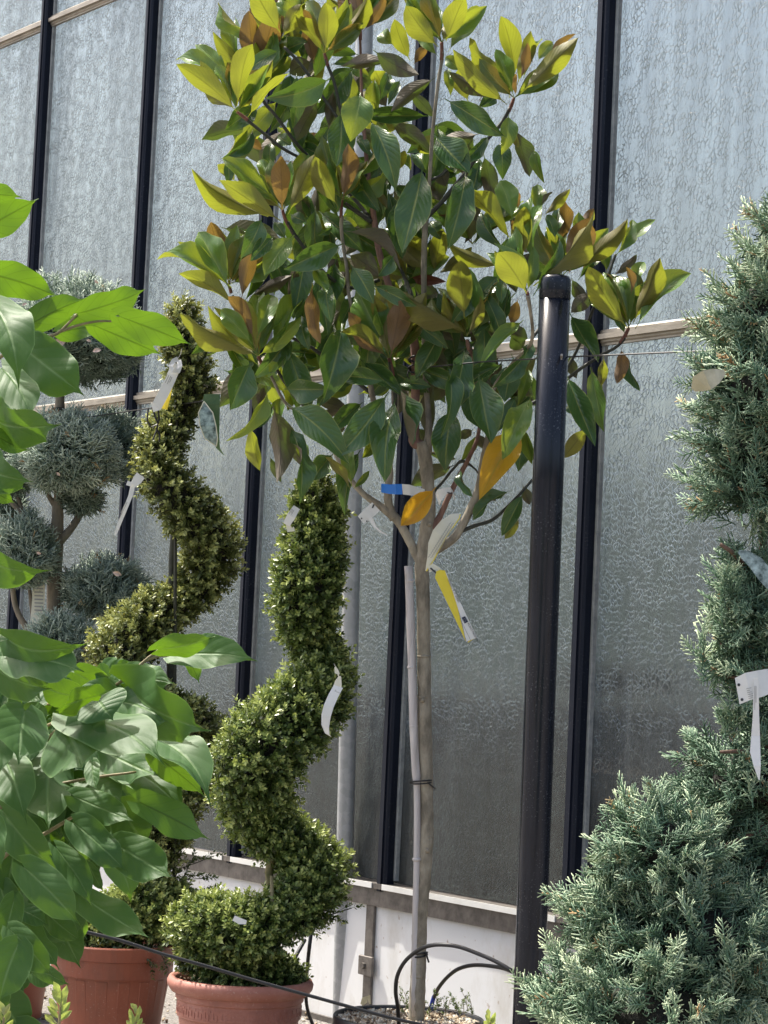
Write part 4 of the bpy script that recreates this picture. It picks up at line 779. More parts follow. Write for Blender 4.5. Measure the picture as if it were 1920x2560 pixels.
# ------------------------------------------------------------------ cloud-pruned juniper
ZJ = 8.15
JT = thing('cloud_pruned_juniper', (c3[0]+.05, c3[1], .40), 'cloud-pruned blue-green juniper with rounded pads on a bare grey trunk', 'tree')
def jt(name, pts, m, root, z0, n=9, jit=.12):
    c = cr([(p[0], p[1], p[2], p[3] if len(p) > 3 else 0) for p in pts], 5)
    return B().tube([P(a[0], a[1], z0+a[3]) for a in c], [a[2]*z0/F for a in c], n, jit=jit).obj(name, m, root, smooth=True)
jt('trunk', [(60,2330,24),(100,2100,22),(125,1900,21),(134,1700,20),(136,1560,20),(136,1450,19),(138,1370,21),(142,1330,18),(145,1270,14),(150,1180,12),(150,1080,12),(150,1000,12),(155,940,10),(170,860,7)], M['bark_jun'], JT, ZJ)
for pts in ([(130,1355,12),(100,1318,9),(60,1285,8),(15,1240,7)], [(150,1352,12),(178,1320,10),(200,1285,9),(225,1230,7),(265,1150,4,.1)], [(140,1620,9),(100,1600,8),(60,1560,8),(35,1500,7),(30,1400,5)], [(140,1600,9),(190,1560,7,.05),(230,1510,6,.05),(260,1480,4)], [(90,1590,6),(80,1520,6),(72,1460,4)], [(138,1660,6),(150,1640,5),(155,1610,4)], [(140,1270,7),(120,1230,6),(130,1180,4)], [(60,1285,6),(30,1200,5),(30,1150,4)]): jt('branch', pts, M['bark_jun'], JT, ZJ)
def pad(root, px, py, rx, ry, dz, z0, n, s, temps, m, tb, seed, core=.62, brown=0, flat=1.0, name='foliage_pad', loose=0.0, fans=0):
    rnd = np.random.RandomState(seed); c = P(px, py, z0+dz); Rx = rx*z0/F; Rz = ry*z0/F
    u = unit(n, rnd); u[:, 2] = np.where(u[:, 2] < -.2, u[:, 2]*.7, u[:, 2])
    dep = 1-.40*rnd.rand(n)**1.4; dep += loose*(rnd.rand(n)**4)
    lump = 1+.10*np.sin(u[:, 0]*6+seed)*np.cos(u[:, 2]*5+seed*2)+.05*np.sin(u[:, 1]*9+u[:, 0]*8)
    E = np.stack([u[:, 0]*Rx, u[:, 1]*Rx*flat, u[:, 2]*Rz], 1)
    ps = c+E*(dep*lump)[:, None]
    D = u+np.array([0, 0, .35])+rnd.normal(size=(n, 3))*.45
    if fans:
        nf = max(1, n//fans); k = np.arange(n) % nf; j = (np.arange(n)//nf)/(fans-1.0)   # sprigs set along short branchlets
        Df = D[:nf]/np.linalg.norm(D[:nf], axis=1, keepdims=True); side = np.cross(Df, unit(nf, rnd)); sgn = np.where((np.arange(n)//nf) % 2 == 0, 1., -1.)
        base = ps[:nf]-Df*.03; ps = base[k]+Df[k]*(j[:, None]*.085-.02); D = Df[k]+side[k]*(sgn*(1.05-.75*j))[:, None]+rnd.normal(size=(n, 3))*.16; dep = dep[k]+(j-.6)*.16
    S = s*rnd.uniform(.65, 1.25, n); ps = ps-D/np.linalg.norm(D, axis=1, keepdims=True)*S[:, None]*.6
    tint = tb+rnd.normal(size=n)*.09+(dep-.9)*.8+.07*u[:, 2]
    V, Fc, Tn = scatter(temps, ps, D, S, tint, rnd)
    o = obj(name, mesh(name, V, Fc, m, tint=Tn), root); tag(o, kind='stuff')
    if brown:
        ix = rnd.choice(n, brown); V, Fc, Tn = scatter(TBR, ps[ix]+D[ix]*S[ix, None]*.35, D[ix], S[ix]*.6, .5+rnd.normal(size=brown)*.2, rnd)
        tag(obj('brown_tips', mesh('brown_tips', V, Fc, M['brown_f'], tint=Tn), root), kind='stuff')
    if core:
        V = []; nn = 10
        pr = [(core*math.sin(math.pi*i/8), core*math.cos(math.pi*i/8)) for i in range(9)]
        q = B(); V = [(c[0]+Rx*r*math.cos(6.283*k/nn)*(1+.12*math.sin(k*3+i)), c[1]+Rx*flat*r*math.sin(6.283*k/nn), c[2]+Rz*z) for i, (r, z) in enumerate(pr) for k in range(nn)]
        q.add(V, [(i*nn+k, i*nn+(k+1) % nn, (i+1)*nn+(k+1) % nn, (i+1)*nn+k) for i in range(8) for k in range(nn)]); q.obj('shade_core', M['core'], root)  # dark solid core, added to block light inside the pad
for i, (px, py, rx, ry, dz, tb) in enumerate([(190,850,175,150,0,.46),(165,1145,132,116,-.15,.56),(275,1125,85,100,.15,.38),(20,1165,80,95,.0,.46),(55,1390,85,100,-.1,.50),(265,1480,108,88,.0,.46),(150,1620,84,84,-.2,.52),(5,1290,60,60,.15,.30),(205,1250,48,38,0,.36)]):
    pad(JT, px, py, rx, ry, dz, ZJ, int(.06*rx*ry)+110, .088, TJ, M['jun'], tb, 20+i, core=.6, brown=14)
# fallen pale petals caught on the juniper
for i, (x, y) in enumerate([(60,740),(75,800),(165,790),(190,840),(120,860),(205,775),(150,830),(95,770),(40,780),(230,880),(110,910),(280,1430),(90,1380),(55,765),(215,850),(140,1180),(235,700)]):
    s = random.uniform(18, 46) if i < 12 else 14; a = random.uniform(-.6, .8)
    o = put_leaf(JT, [LM['mag_dead'][i % 5]], (x, y), (x+s*math.cos(a), y+s*math.sin(a)), s*.45, 'T', ZJ-.42 if y < 950 else ZJ-.3, 0, ratio_min=.4)
    o.name = 'fallen_petal'
PET = noise_mat('pink_cream_petal', (.62,.42,.34), (.75,.62,.52), 20, .6)
pm_ = LM['mag_dead'][0].copy(); pm_.materials.clear(); pm_.materials.append(PET)
for o in JT.children:
    if o.name.startswith('fallen_petal'): o.data = pm_
# ------------------------------------------------------------------ blue conifer (right)
ZC = 4.3
CT = thing('blue_conifer', P(1925, 3050, ZC), 'cloud-pruned blue-green conifer with cream-brown tips along the right edge', 'tree')
CT.location.z = 0
jt('trunk', [(1880,3100,22,.05),(1890,2600,20,.05),(1910,2300,18,.05),(1925,2000,16,.1),(1918,1750,14,.1),(1910,1600,13,.1),(1905,1450,12,.1),(1915,1250,11,.1),(1940,1000,9,.1),(1950,700,6,.05)], M['bark_conif'], CT, ZC)
for pts in ([(1910,2330,9,.05),(1870,2380,8),(1800,2420,8,-.1),(1650,2450,6,-.1)], [(1905,1500,8,.1),(1870,1430,7,.05),(1835,1385,6),(1800,1360,5)], [(1908,1640,6,.1),(1860,1690,5),(1810,1690,3)], [(1925,2060,8,.1),(1850,2100,7),(1750,2150,6),(1650,2250,5)], [(1910,1560,6,.1),(1850,1600,5,0),(1800,1610,4)], [(1925,1900,8,.1),(1860,1880,6,0),(1800,1880,4)]): jt('branch', pts, M['bark_conif'], CT, ZC)
for i, (px, py, rx, ry, dz, n, tb, co, br) in enumerate([
  (1955,620,85,105,0,260,.52,.5,70),(1930,790,150,150,0,620,.46,.6,110),(1945,980,195,180,.0,950,.40,.66,90),(1935,1120,190,130,.05,620,.36,.6,40),(1900,1235,150,80,.05,280,.34,0,24),
  (1890,1400,95,60,.05,90,.36,0,10),(1865,1520,110,110,0,250,.42,0,16),(1870,1640,115,70,0,170,.40,0,14),(1900,1780,90,90,.05,120,.34,0,8),
  (1870,1950,190,130,.1,560,.30,.5,24),(1660,2130,140,140,-.05,560,.42,.55,40),(1820,2180,190,150,.12,640,.28,.6,10),(1585,2300,165,135,0,620,.42,.6,36),(1740,2380,250,190,-.05,1250,.45,.62,50),(1470,2480,135,115,.0,520,.42,.6,24),(1640,2530,260,150,-.12,1050,.50,.6,30),(1880,2560,200,170,.0,560,.42,.5,10)]):
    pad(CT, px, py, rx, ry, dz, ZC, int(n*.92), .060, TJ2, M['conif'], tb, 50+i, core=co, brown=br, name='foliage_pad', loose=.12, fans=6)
# ------------------------------------------------------------------ post, pipe, wires, cane
ZP = 5.89
def vline(px, py, z):                                        # ground point under a pixel at depth z
    p = P(px, py, z); return p
pt_ = P(1389, 690, ZP); rp_ = 39*ZP/F
PO = thing('support_post', (pt_[0], pt_[1], 0), 'thick glossy black round post with a rounded cap, in front of the glass', 'post')
x, y, zt = pt_
zc_ = P(1385, 744, ZP)[2]; off = P(1322, 2500, ZP)           # slight tilt so that it matches its base
tx, ty = (off[0]-x)/(off[2]-zt), (off[1]-y)/(off[2]-zt)
def post_at(z): return (x+tx*(z-zt), y+ty*(z-zt), z)
q = B(); q.tube([post_at(z) for z in (-.05, .6, 1.2, 1.8, zc_)], rp_, 32); q.obj('post_tube', M['post'], PO, smooth=False)
for p in PO.children[-1].data.polygons: p.use_smooth = len(p.vertices) == 4
q = B(); zz = [(zc_-.004, 1.015), (zc_+.02, 1.015), (zt-.02, 1.01), (zt-.008, .98), (zt, .86), (zt+.003, .5), (zt+.0035, .02)]
q.tube([post_at(a) for a, _ in zz], [rp_*b for _, b in zz], 32); q.obj('cap', M['post'], PO, smooth=True)
pin = P(1404, 893, ZP-.04); q = B(); q.tube([pin, pin+np.array([.012,-.01,.004])], .0035, 6); q.tube([pin+np.array([0,0,.008]), pin+np.array([0,0,-.006])], .0025, 6); q.obj('wire_pin', M['alu'], PO)
sc1 = P(1384, 2208, ZP-.045); B().tube([sc1, sc1+np.array([.0, -.004, 0])], .007, 10).obj('screw', M['alu_grey'], PO)
# galvanised pipe
zpp = 8.25; a = P(853, 2536, zpp); 
PG = thing('steel_pipe', (a[0], a[1], 0), 'grey galvanised steel pipe standing against the greenhouse wall', 'pipe')
rp2 = 21.5*zpp/F
pa = P(912, 60, zpp); tx2, ty2 = (pa[0]-a[0])/(pa[2]-a[2]), (pa[1]-a[1])/(pa[2]-a[2])
def pat(z): return (a[0]+tx2*z, a[1]+ty2*z, z)
q = B(); q.tube([pat(0.0), pat(1.5), pat(4.6)], rp2, 28, cap=False); q.obj('pipe_tube', M['pipe'], PG, smooth=True)
q = B(); bx, by, _ = pat(0); q.add([(bx-.20,by-.004,0),(bx-.02,by-.004,0),(bx-.02,by-.004,.14),(bx-.07,by-.004,.14),(bx-.20,by+.004,0),(bx-.02,by+.004,0),(bx-.02,by+.004,.14),(bx-.07,by+.004,.14)], [(0,1,2,3),(7,6,5,4),(0,3,7,4),(3,2,6,7),(1,5,6,2),(0,4,5,1)])
q.tube([(bx-.05,by-.01,.10),(bx-.05,by-.02,.10)], .008, 6); q.tube([(bx-.05,by-.01,.05),(bx-.05,by-.02,.05)], .008, 6); q.obj('base_bracket', M['pipe'], PG)
# upper wire (taut, runs parallel to the wall through the post)
wp = [P(x_, y_, F*3.83/(.81*(x_+3170))) for (x_, y_) in ((-60,1078),(60,1063),(186,1048),(371,1021),(506,1003),(574,991),(760,961),(950,931),(1038,921),(1200,905),(1404,893),(1560,886),(1722,879),(2050,868))]
tag(B().tube(wp, .0021, 6).obj('training_wire', M['rubber']), 'thin black wire stretched level through the post and behind the magnolia', 'wire')
# twine tied round the magnolia stem
q = B()
for k, (x_, y_, ti) in enumerate(((1036,898,.2),(1037,905,-.25),(1035,915,.1),(1037,921,.3),(1036,927,-.1))):
    c = P(x_, y_, ZM); V = [c+np.array([math.cos(t)*.0155, math.sin(t)*.0155, .006*math.sin(t+ti*9)+ti*.01*math.cos(t)]) for t in np.linspace(0, 6.4, 18)]
    q.tube(V, .0028, 5)
q.tube([P(1022,925,ZM-.02), P(1018,938,ZM-.03), P(1024,948,ZM-.02)], .002, 5)
tag(q.obj('twine_tie', M['rubber']), 'black twine knotted round the magnolia stem at the wire', 'tie')
def ring(name, c, r, th, m, label, cat, tail=None, n2=2):
    q = B()
    for k in range(n2):
        cc = np.array(c)+np.array([0, 0, k*th*1.9]); q.tube([cc+np.array([math.cos(t)*r, math.sin(t)*r, .004*math.sin(t+k)]) for t in np.linspace(0, 6.35, 22)], th, 6)
    if tail: q.tube(tail, th, 6)
    return tag(q.obj(name, m), label, cat)
ring('cane_tie', P(1052,1956,ZM), .031, .0022, M['rubber'], 'black tie holding the cane against the magnolia trunk', 'tie', [P(1070,1957,ZM-.03), P(1088,1972,ZM-.01)])
ring('trunk_tie', P(1048,2388,ZM), .0225, .0028, M['rubber'], 'loose black tie at the foot of the magnolia trunk', 'tie', [P(1065,2384,ZM-.02), P(1072,2406,ZM-.02)])
# bamboo cane
cp = [(1021,1415),(1024,1490),(1028,1600),(1031,1700),(1034,1815),(1038,1900),(1042,1960),(1043,2050),(1042,2140),(1041,2200),(1038,2330),(1036,2540)]
zcn = ZM+.018
CN = thing('bamboo_cane', P(1036, 2540, zcn), 'pale weathered bamboo cane standing beside the magnolia trunk', 'cane')
cc = cr(cp, 3); B().tube([P(p[0], p[1], zcn-.03) for p in cc], [10.6*ZM/F*(1-.03*math.sin(i)) if i < 18 else 8.5*ZM/F for i in range(len(cc))], 12, jit=.03).obj('cane', M['bamboo'], CN, smooth=True)
for (x_, y_) in ((1024,1452),(1029,1668),(1034,1815),(1042,2148)):
    B().tube([P(x_-.1, y_-4, zcn-.03), P(x_, y_, zcn-.03), P(x_+.1, y_+4, zcn-.03)], [.0112,.0135,.0112], 12).obj('node', M['bamboo'], CN, smooth=True)
# drip hoses
hz = 5.5
hp = cr([(-80,2225,hz),(51,2282,hz),(170,2318,hz),(301,2351,hz),(400,2383,hz),(518,2416,hz),(640,2452,hz),(784,2492,hz),(900,2524,hz),(1010,2552,hz),(1200,2590,hz)], 4)
tag(B().tube([P(*p) for p in hp], 4.6*hz/F, 8).obj('drip_hose', M['rubber'], smooth=True), 'long black hose sagging diagonally across the front of the pots', 'hose')
def r8(x_, y_): return (800+x_/3.318, 2300+y_/3.318)
def hose(name, pts, z0, z1, r, label, m=M['rubber']):
    c = cr([(*r8(x_, y_), z0+(z1-z0)*i/(len(pts)-1)) for i, (x_, y_) in enumerate(pts)], 5)
    o = B().tube([P(*p) for p in c], r, 8).obj(name, m, smooth=True); return tag(o, label, 'hose') if label else o
hose('irrigation_hose', [(655,860),(642,700),(628,600),(640,470),(700,350),(800,260),(900,215),(1010,205),(1150,222),(1300,275),(1450,340),(1600,425)], ZM-.12, ZP+.02, .0056, 'taller arching black drip hose in front of the magnolia trunk')
hb = thing('irrigation_hose', P(*r8(925,715), ZM+.1), 'shorter arching black hose with a blue end, right of the trunk', 'hose')
o = hose('hose_tube', [(945,640),(985,560),(1060,470),(1150,405),(1270,375),(1400,380),(1520,400),(1600,430)], ZM+.12, ZP+.04, .0056, None); o.parent = hb; o.matrix_parent_inverse = Matrix.Translation(-hb.location)
o = hose('blue_connector', [(920,730),(930,690),(947,630)], ZM+.12, ZM+.12, .0064, None, M['blue']); o.parent = hb; o.matrix_parent_inverse = Matrix.Translation(-hb.location)
tag(B().tube([P(*p) for p in cr([(778,2330,7),(770,2400,7),(765,2470,7.2),(768,2520,7.3),(785,2570,7.4)], 5)], .006, 8).obj('supply_hose', M['rubber'], smooth=True), 'black hose dropping behind the pale terracotta pot', 'hose')
tag(B().tube([P(*p) for p in cr([(762,2350,7),(735,2400,6.9),(722,2440,6.8)], 4)], .006, 8).obj('supply_hose', M['rubber'], smooth=True), 'short black hose slanting into the pale terracotta pot', 'hose')
q = B(); 
for pts in (((371,1020),(368,1050),(378,1068),(395,1060),(386,1035),(380,1018)),((395,1020),(398,1045),(392,1075),(382,1100)),((390,1070),(400,1088),(398,1105))):
    q.tube([P(a_, b_, Z1-.12) for a_, b_ in pts], .0032, 5)
tag(q.obj('twine_tie', M['rubber']), 'black twine looped at the left of the yellowing spiral', 'tie')
ring('trunk_tie', P(150,1050,ZJ), .026, .006, M['rubber'], 'wide black band round the juniper trunk below its top pad', 'tie', n2=4)
# ------------------------------------------------------------------ hang tags
def strip(name, pts, wid, z, m, root=None, th=.0006, zo=None, wdir=None):
    """ribbon through pixel points with half-width wid px (list or number); thin but real thickness"""
    n = len(pts); V = []; ws = wid if hasattr(wid, '__len__') else [wid]*n
    for i, p in enumerate(pts):
        a = np.array(pts[max(i-1, 0)]); b = np.array(pts[min(i+1, n-1)]); d = _n(b-a); nn = np.array([-d[1], d[0]])
        if wdir is not None: nn = np.array(wdir)
        zz = z+(zo[i] if zo else 0)
        for s in (-1, 1):
            for e in (0, th): V.append(P(p[0]+s*nn[0]*ws[i], p[1]+s*nn[1]*ws[i], zz+e))
    Fc = []
    for i in range(n-1):
        k = i*4; Fc += [(k, k+4, k+6, k+2), (k+1, k+3, k+7, k+5), (k, k+1, k+5, k+4), (k+2, k+6, k+7, k+3)]
    Fc += [(0, 2, 3, 1), (n*4-4, n*4-3, n*4-1, n*4-2)]
    q = B(); q.add(V, Fc); return q.obj(name, m, root)
def text(parent, s, px, py, ang, hpx, z, m):
    cu = bpy.data.curves.new('printed_text', 'FONT'); cu.body = s; cu.size = hpx*z/F*1.35; cu.extrude = .0001; cu.materials.append(m)
    o = bpy.data.objects.new('printed_text', cu); C.objects.link(o); p = P(px, py, z); ca, sa = math.cos(ang), math.sin(ang)
    xv = M3 @ np.array([ca, sa, 0]); yv = M3 @ np.array([sa, -ca, 0]); zv = np.cross(xv, yv)
    o.parent = parent; o.matrix_parent_inverse = Matrix.Translation(-parent.location)
    o.matrix_basis = Matrix(((xv[0], yv[0], zv[0], p[0]), (xv[1], yv[1], zv[1], p[1]), (xv[2], yv[2], zv[2], p[2]), (0,0,0,1)))
    bpy.context.view_layer.update(); me = bpy.data.meshes.new_from_object(o.evaluated_get(bpy.context.evaluated_depsgraph_get()))
    o2 = bpy.data.objects.new('printed_text', me); C.objects.link(o2); o2.parent = parent; o2.matrix_parent_inverse = Matrix.Translation(-parent.location); o2.matrix_basis = o.matrix_basis.copy(); bpy.data.objects.remove(o); return o2
def lines(parent, segs, z, hw, m):
    q = B()
    for (x0, y0, x1, y1) in segs:
        d = _n((x1-x0, y1-y0)); nn = (-d[1]*hw, d[0]*hw)
        q.add([P(x0+nn[0], y0+nn[1], z), P(x1+nn[0], y1+nn[1], z), P(x1-nn[0], y1-nn[1], z), P(x0-nn[0], y0-nn[1], z)], [(0,1,2,3)])
    return q.obj('print_lines', m, parent)
# 1 white + yellow on yellowing spiral
z = Z1-.42
t = thing('hang_tag', P(440, 900, z), 'white hang tag with a yellow strip behind it, on the yellowing spiral', 'tag', 'plant hang tags')
strip('tag_strip', [(436,925),(423,955),(408,985),(392,1015),(380,1013+5)], [13,13,13.5,13.5,13], z, M['tagw'], t, zo=[0,-.004,-.006,-.004,0])
strip('yellow_strip', [(425,950),(418,985),(408,1022)], [9,10,10.5], z+.012, M['tagy'], t)
strip('tag_loop', [(445,897),(434,902),(426,915),(432,926),(446,928),(450,915),(447,900)], 6, z-.004, M['tagw'], t, zo=[.01,0,-.01,-.012,-.006,0,.01])
strip('tag_head', [(428,903),(437,918),(446,932)], [2,12,3], z-.002, M['tagw'], t, wdir=(.9,-.4))
lines(t, [(427,940,418,960),(422,938,413,957),(418,936,412,948),(430,942,424,956)], z-.008, .8, M['inkgrey'])
# 2 white long
t = thing('hang_tag', P(345, 1200, z), 'long white looped hang tag below the first, tapering to a thin tail', 'tag', 'plant hang tags')
strip('tag_strip', [(333,1210),(326,1240),(312,1275),(298,1310),(288,1338)], [6,5.5,5,4.5,3], z, M['tagw'], t, zo=[0,-.003,-.005,-.003,0])
strip('tag_head', [(352,1188),(343,1200),(333,1213)], [12,12,8], z-.003, M['tagw'], t)
strip('tag_wing', [(317,1207),(330,1212)], [6,5], z-.006, M['tagw'], t)
# 3 picture tag (leaf shaped)
z = 6.9
t = thing('picture_tag', P(520, 990, z), 'curled green card with a blue-grey foliage picture, hanging right of the yellowing spiral', 'tag')
strip('card_back', [(530,985),(528,1010),(533,1050),(538,1090),(545,1120),(560,1138)], [20,22,16,10,5,1], z+.01, M['tagg'], t, wdir=(1,.0), zo=[0,0,.01,.015,.01,0])
strip('card_front', [(510,1005),(514,1030),(520,1065),(528,1095),(540,1112)], [3,17,20,16,3], z, M['tagpic'], t, wdir=(1,.05), zo=[0,-.01,-.014,-.01,0])
for sx in (-1, 1): strip('card_border', [(510,1003),(514+sx*18,1032),(520+sx*20,1065),(528+sx*16,1096),(541,1116)], 1.2, z-.003, M['tagc'], t, zo=[0,-.01,-.014,-.01,0])
# 4 behind spiral 2
z = Z2-.25
t = thing('hang_tag', P(745, 1270, z), 'small folded white tag at the top left of the green spiral', 'tag', 'plant hang tags')
strip('tag_strip', [(742,1268),(728,1290),(716,1312)], [9,11,9], z, M['tagw'], t, zo=[0,-.006,0]); strip('tag_fold', [(716,1300),(724,1325),(736,1322)], [3,8,6], z+.006, M['tagc'], t)
# 10 curved white strip on spiral 2
t = thing('hang_tag', P(845, 1700, z), 'curved white tag strip hanging on the right side of the green spiral', 'tag', 'plant hang tags')
strip('tag_strip', [(846,1716),(833,1740),(822,1765),(815,1790),(813,1815),(818,1835),(828,1842)], [12,12.5,12.5,12,10,6,1], z-.25, M['tagw'], t, zo=[0,-.006,-.01,-.01,-.006,0,.005], wdir=(.95,.3))
strip('tag_head', [(850,1690),(846,1705),(843,1722)], [3,9,12], z-.25, M['tagc'], t, wdir=(.9,.35))
strip('dry_leaf', [(838,1667),(842,1680),(848,1686)], [2,6,2], z-.25, M['tagc'], t)
text(t, 'Buxus', 836, 1728, math.radians(25), 5, z-.262, M['inkgrey'])
# small white tag in spiral 2 base
t = thing('hang_tag', P(598, 2300, Z2-.5), 'tiny pale tag half buried in the low foliage of the green spiral', 'tag', 'plant hang tags')
strip('tag_strip', [(584,2295),(600,2303),(616,2306)], [7,8,5], Z2-.56, M['tagw'], t)
# 5 strap on magnolia left branch
z = ZM-.12
t = thing('hang_tag', P(930, 1260, z), 'white perforated strap tag looped over the left magnolia branch', 'tag', 'plant hang tags')
strip('tag_strap', [(940,1266),(925,1280),(912,1292),(902,1300)], [14,15,14,12], z, M['tagw'], t)
strip('slot', [(935,1261),(931,1270)], 2, z-.004, M['ink'], t)
for (x_, y_) in ((904,1296),(917,1303)): B().tube([P(x_, y_, z-.003), P(x_, y_, z-.004)], 2*z/F, 8).obj('hole', M['ink'], t)
strip('tag_tail', [(920,1284),(928,1300),(938,1318),(952,1330),(968,1338)], [7,5,3.5,2,1], z-.006, M['tagw'], t)
# 6 blue/white tape
z = ZM-.05
t = thing('marking_tape', P(1010, 1225, z), 'blue and white marking tape stretched between magnolia branches', 'tape')
strip('blue_tape', [(953,1220),(975,1223),(990,1223),(1006,1223)], [11,12,13,13], z, M['tapeb'], t, zo=[.03,.0,-.02,-.03], wdir=(0,1))
strip('white_tape', [(1006,1223),(1025,1225),(1045,1229),(1062,1228)], [13,13.5,11,5], z-.03, M['tagw'], t, wdir=(.1,1), zo=[0,0,.01,.02])
# 7 loop tag
z = ZM-.08
t = thing('hang_tag', P(1115, 1240, z), 'white strap looped round the middle magnolia branch beside the yellow leaf', 'tag', 'plant hang tags')
strip('tag_strip', [(1094,1250),(1098,1238),(1112,1228),(1128,1224),(1134,1232),(1134,1245)], [14,14,8,6,6,7], z, M['tagw'], t, wdir=(.35,1), zo=[0,-.01,-.015,-.015,0,.02])
strip('slot', [(1118,1231),(1131,1234)], 1.4, z-.02, M['ink'], t)
# 8 leaf shaped text tag
z = ZM-.18
t = thing('info_card', P(1100, 1350, z), 'pointed cream information card with rows of grey print, on the magnolia fork', 'tag')
cardp = [(1064,1427),(1076,1395),(1084,1365),(1098,1335),(1118,1308),(1138,1290),(1148,1284)]; cw = [1,9,16,19,17,11,2]
strip('card', cardp, cw, z, M['tagc'], t, wdir=(.83,.50), zo=[0,-.006,-.012,-.015,-.012,-.006,0])
strip('yellow_edge', [(p[0]+.83*w+1, p[1]+.5*w+.6) for p, w in zip(cardp, cw)], 1.3, z-.001, M['tagy'], t, zo=[0,-.006,-.012,-.015,-.012,-.006,0])
segs = []
for k in range(15):
    f = k/14; cx, cy_ = 1078+f*52, 1392-f*82
    for s0, s1 in ((-14, -5), (-3, 6), (8, 14)):
        lim = 6+10*math.sin(math.pi*(.1+.8*f))
        if abs(s1) < lim+3: segs.append((cx+s0*.60, cy_+s0*.1+3, cx+s1*.60+1, cy_+s1*.1-3))
lines(t, segs, z-.0165, .7, M['inkgrey'])
B().tube([P(1113,1320,z-.01), P(1114,1300,z), P(1118,1275,z+.02)], .0005, 4).obj('string', M['tagc'], t)
# 9 yellow/white passport tag
z = ZM-.2
t = thing('plant_label', P(1090, 1420, z), 'folded yellow and white plant passport label hanging from the magnolia fork', 'label')
strip('clasp', [(1072,1424),(1084,1416),(1100,1425),(1112,1433)], [7,8,7,3], z+.006, M['tagc'], t, wdir=(.3,1))
strip('clasp_strap', [(1076,1420),(1090,1432)], 2, z+.002, M['ink'], t)
def z9(x_, y_): return (1040+x_/5.67, 1250+y_/5.67)
def quad(name, P4, zq, m, th=.0006):
    q = B(); V = [P(*z9(*p), zq) for p in P4]+[P(*z9(*p), zq+th) for p in P4]; n = len(P4)
    q.add(V, [tuple(range(n)), tuple(range(2*n-1, n-1, -1))]+[(i, i+n, (i+1) % n+n, (i+1) % n) for i in range(n)]); return q.obj(name, m, t)
quad('yellow_flap', [(270,1100),(290,1010),(340,990),(410,1000),(560,1400),(705,2000)], z+.001, M['tagy'])
quad('white_flap', [(410,1000),(440,1060),(865,1950),(715,2008),(640,1680),(530,1330)], z-.002, M['tagw'])
quad('lower_corner', [(735,2025),(740,1985),(830,1960)], z+.003, M['tagy'])
quad('emblem', [(645,1668),(695,1648),(740,1725),(690,1752)], z-.0035, M['inkblue'])
q = B()
for k in range(12):
    a = k/12*6.283; cx, cy_ = z9(692+18*math.cos(a), 1700+18*math.sin(a)); q.tube([P(cx, cy_, z-.0042), P(cx, cy_, z-.0046)], .45*z/F, 5)
q.obj('emblem_stars', M['tagw'], t)
text(t, 'PLANT PASSPORT', *z9(728, 1752), math.radians(62), 5.2, z-.004, M['ink'])
text(t, "TEMASIO 'R' M' SERIES", *z9(440, 1120), math.radians(64.5), 5.0, z-.004, M['ink'])
lines(t, [(*z9(655,1745), *z9(775,1990))], z-.0045, .35, M['ink'])
def printing(t, x_, y_, ang, z_, n=5, ln=12, gap=3.2, m=None):
    ca, sa = math.cos(ang), math.sin(ang); rp = random.Random(int(x_)); segs = []
    for i in range(n):
        l_ = ln*rp.uniform(.5, 1); ox_, oy_ = x_-sa*gap*i, y_+ca*gap*i; segs.append((ox_, oy_, ox_+ca*l_, oy_+sa*l_))
    lines(t, segs, z_, .75, m or M['inkgrey'])
TG = {o['label'][:16]: o for o in C.objects if o.get('category') == 'tag'}
for o in list(C.objects):
    lb = o.get('label', '')
    if lb.startswith('long white looped'): printing(o, 318, 1255, math.radians(115), Z1-.43, 2, 60, 3)
    if lb.startswith('curved white tag'): printing(o, 832, 1735, math.radians(112), Z2-.262, 4, 26, 3); B().tube([P(846,1690,Z2-.25), P(842,1672,Z2-.2), P(835,1660,Z2-.12)], .0009, 4).obj('string', M['tagc'], o)
    if lb.startswith('white hang tag'): printing(o, 402, 960, math.radians(118), Z1-.432, 4, 30, 3.2); B().tube([P(445,897,Z1-.42), P(452,885,Z1-.3), P(455,870,Z1-.1)], .001, 4).obj('string', M['ink'], o)
    if lb.startswith('small folded'): printing(o, 735, 1275, math.radians(120), Z2-.262, 3, 18, 3)
# 11 conifer tag
z = ZC-.34
t = thing('hang_tag', P(1870, 1690, z), 'white two-hole tag with a long pointed tail on the right-hand conifer', 'tag', 'plant hang tags')
strip('tag_strip', [(1848,1693),(1848,1730),(1848,1770)][:0] or [(1843,1728),(1870,1716),(1900,1709),(1925,1702)], [33,34,33,30], z, M['tagw'], t, wdir=(.18,1), zo=[0,-.006,0,.01])
for (x_, y_) in ((1847,1712),(1855,1749)): B().tube([P(x_, y_, z-.006), P(x_, y_, z-.0075)], 3.8*z/F, 12).obj('hole', M['ink'], t)
printing(t, 1890, 1715, math.radians(90), z-.0112, 2, 60, 3)
printing(t, 1866, 1722, math.radians(-12), z-.008, 6, 16, 5)
strip('tag_tail', [(1890,1695),(1890,1740),(1890,1790),(1889,1840),(1888,1880),(1893,1915),(1898,1950)], [5,7,8,11,13,9,1.5], z-.01, M['tagw'], t, wdir=(1,0), zo=[0,0,.004,.008,.004,0,0])
t = thing('picture_tag', P(1880, 1400, z), 'pale bluish oval tag on the bare stretch of the right-hand conifer', 'tag')
strip('card', [(1846,1378),(1865,1388),(1890,1408),(1915,1440),(1930,1465)], [4,13,19,20,14], z, M['tagpic'], t)
DL = noise_mat('pale_dry_leaf', (.42,.38,.24), (.58,.53,.36), 30, .7, .4, .002)
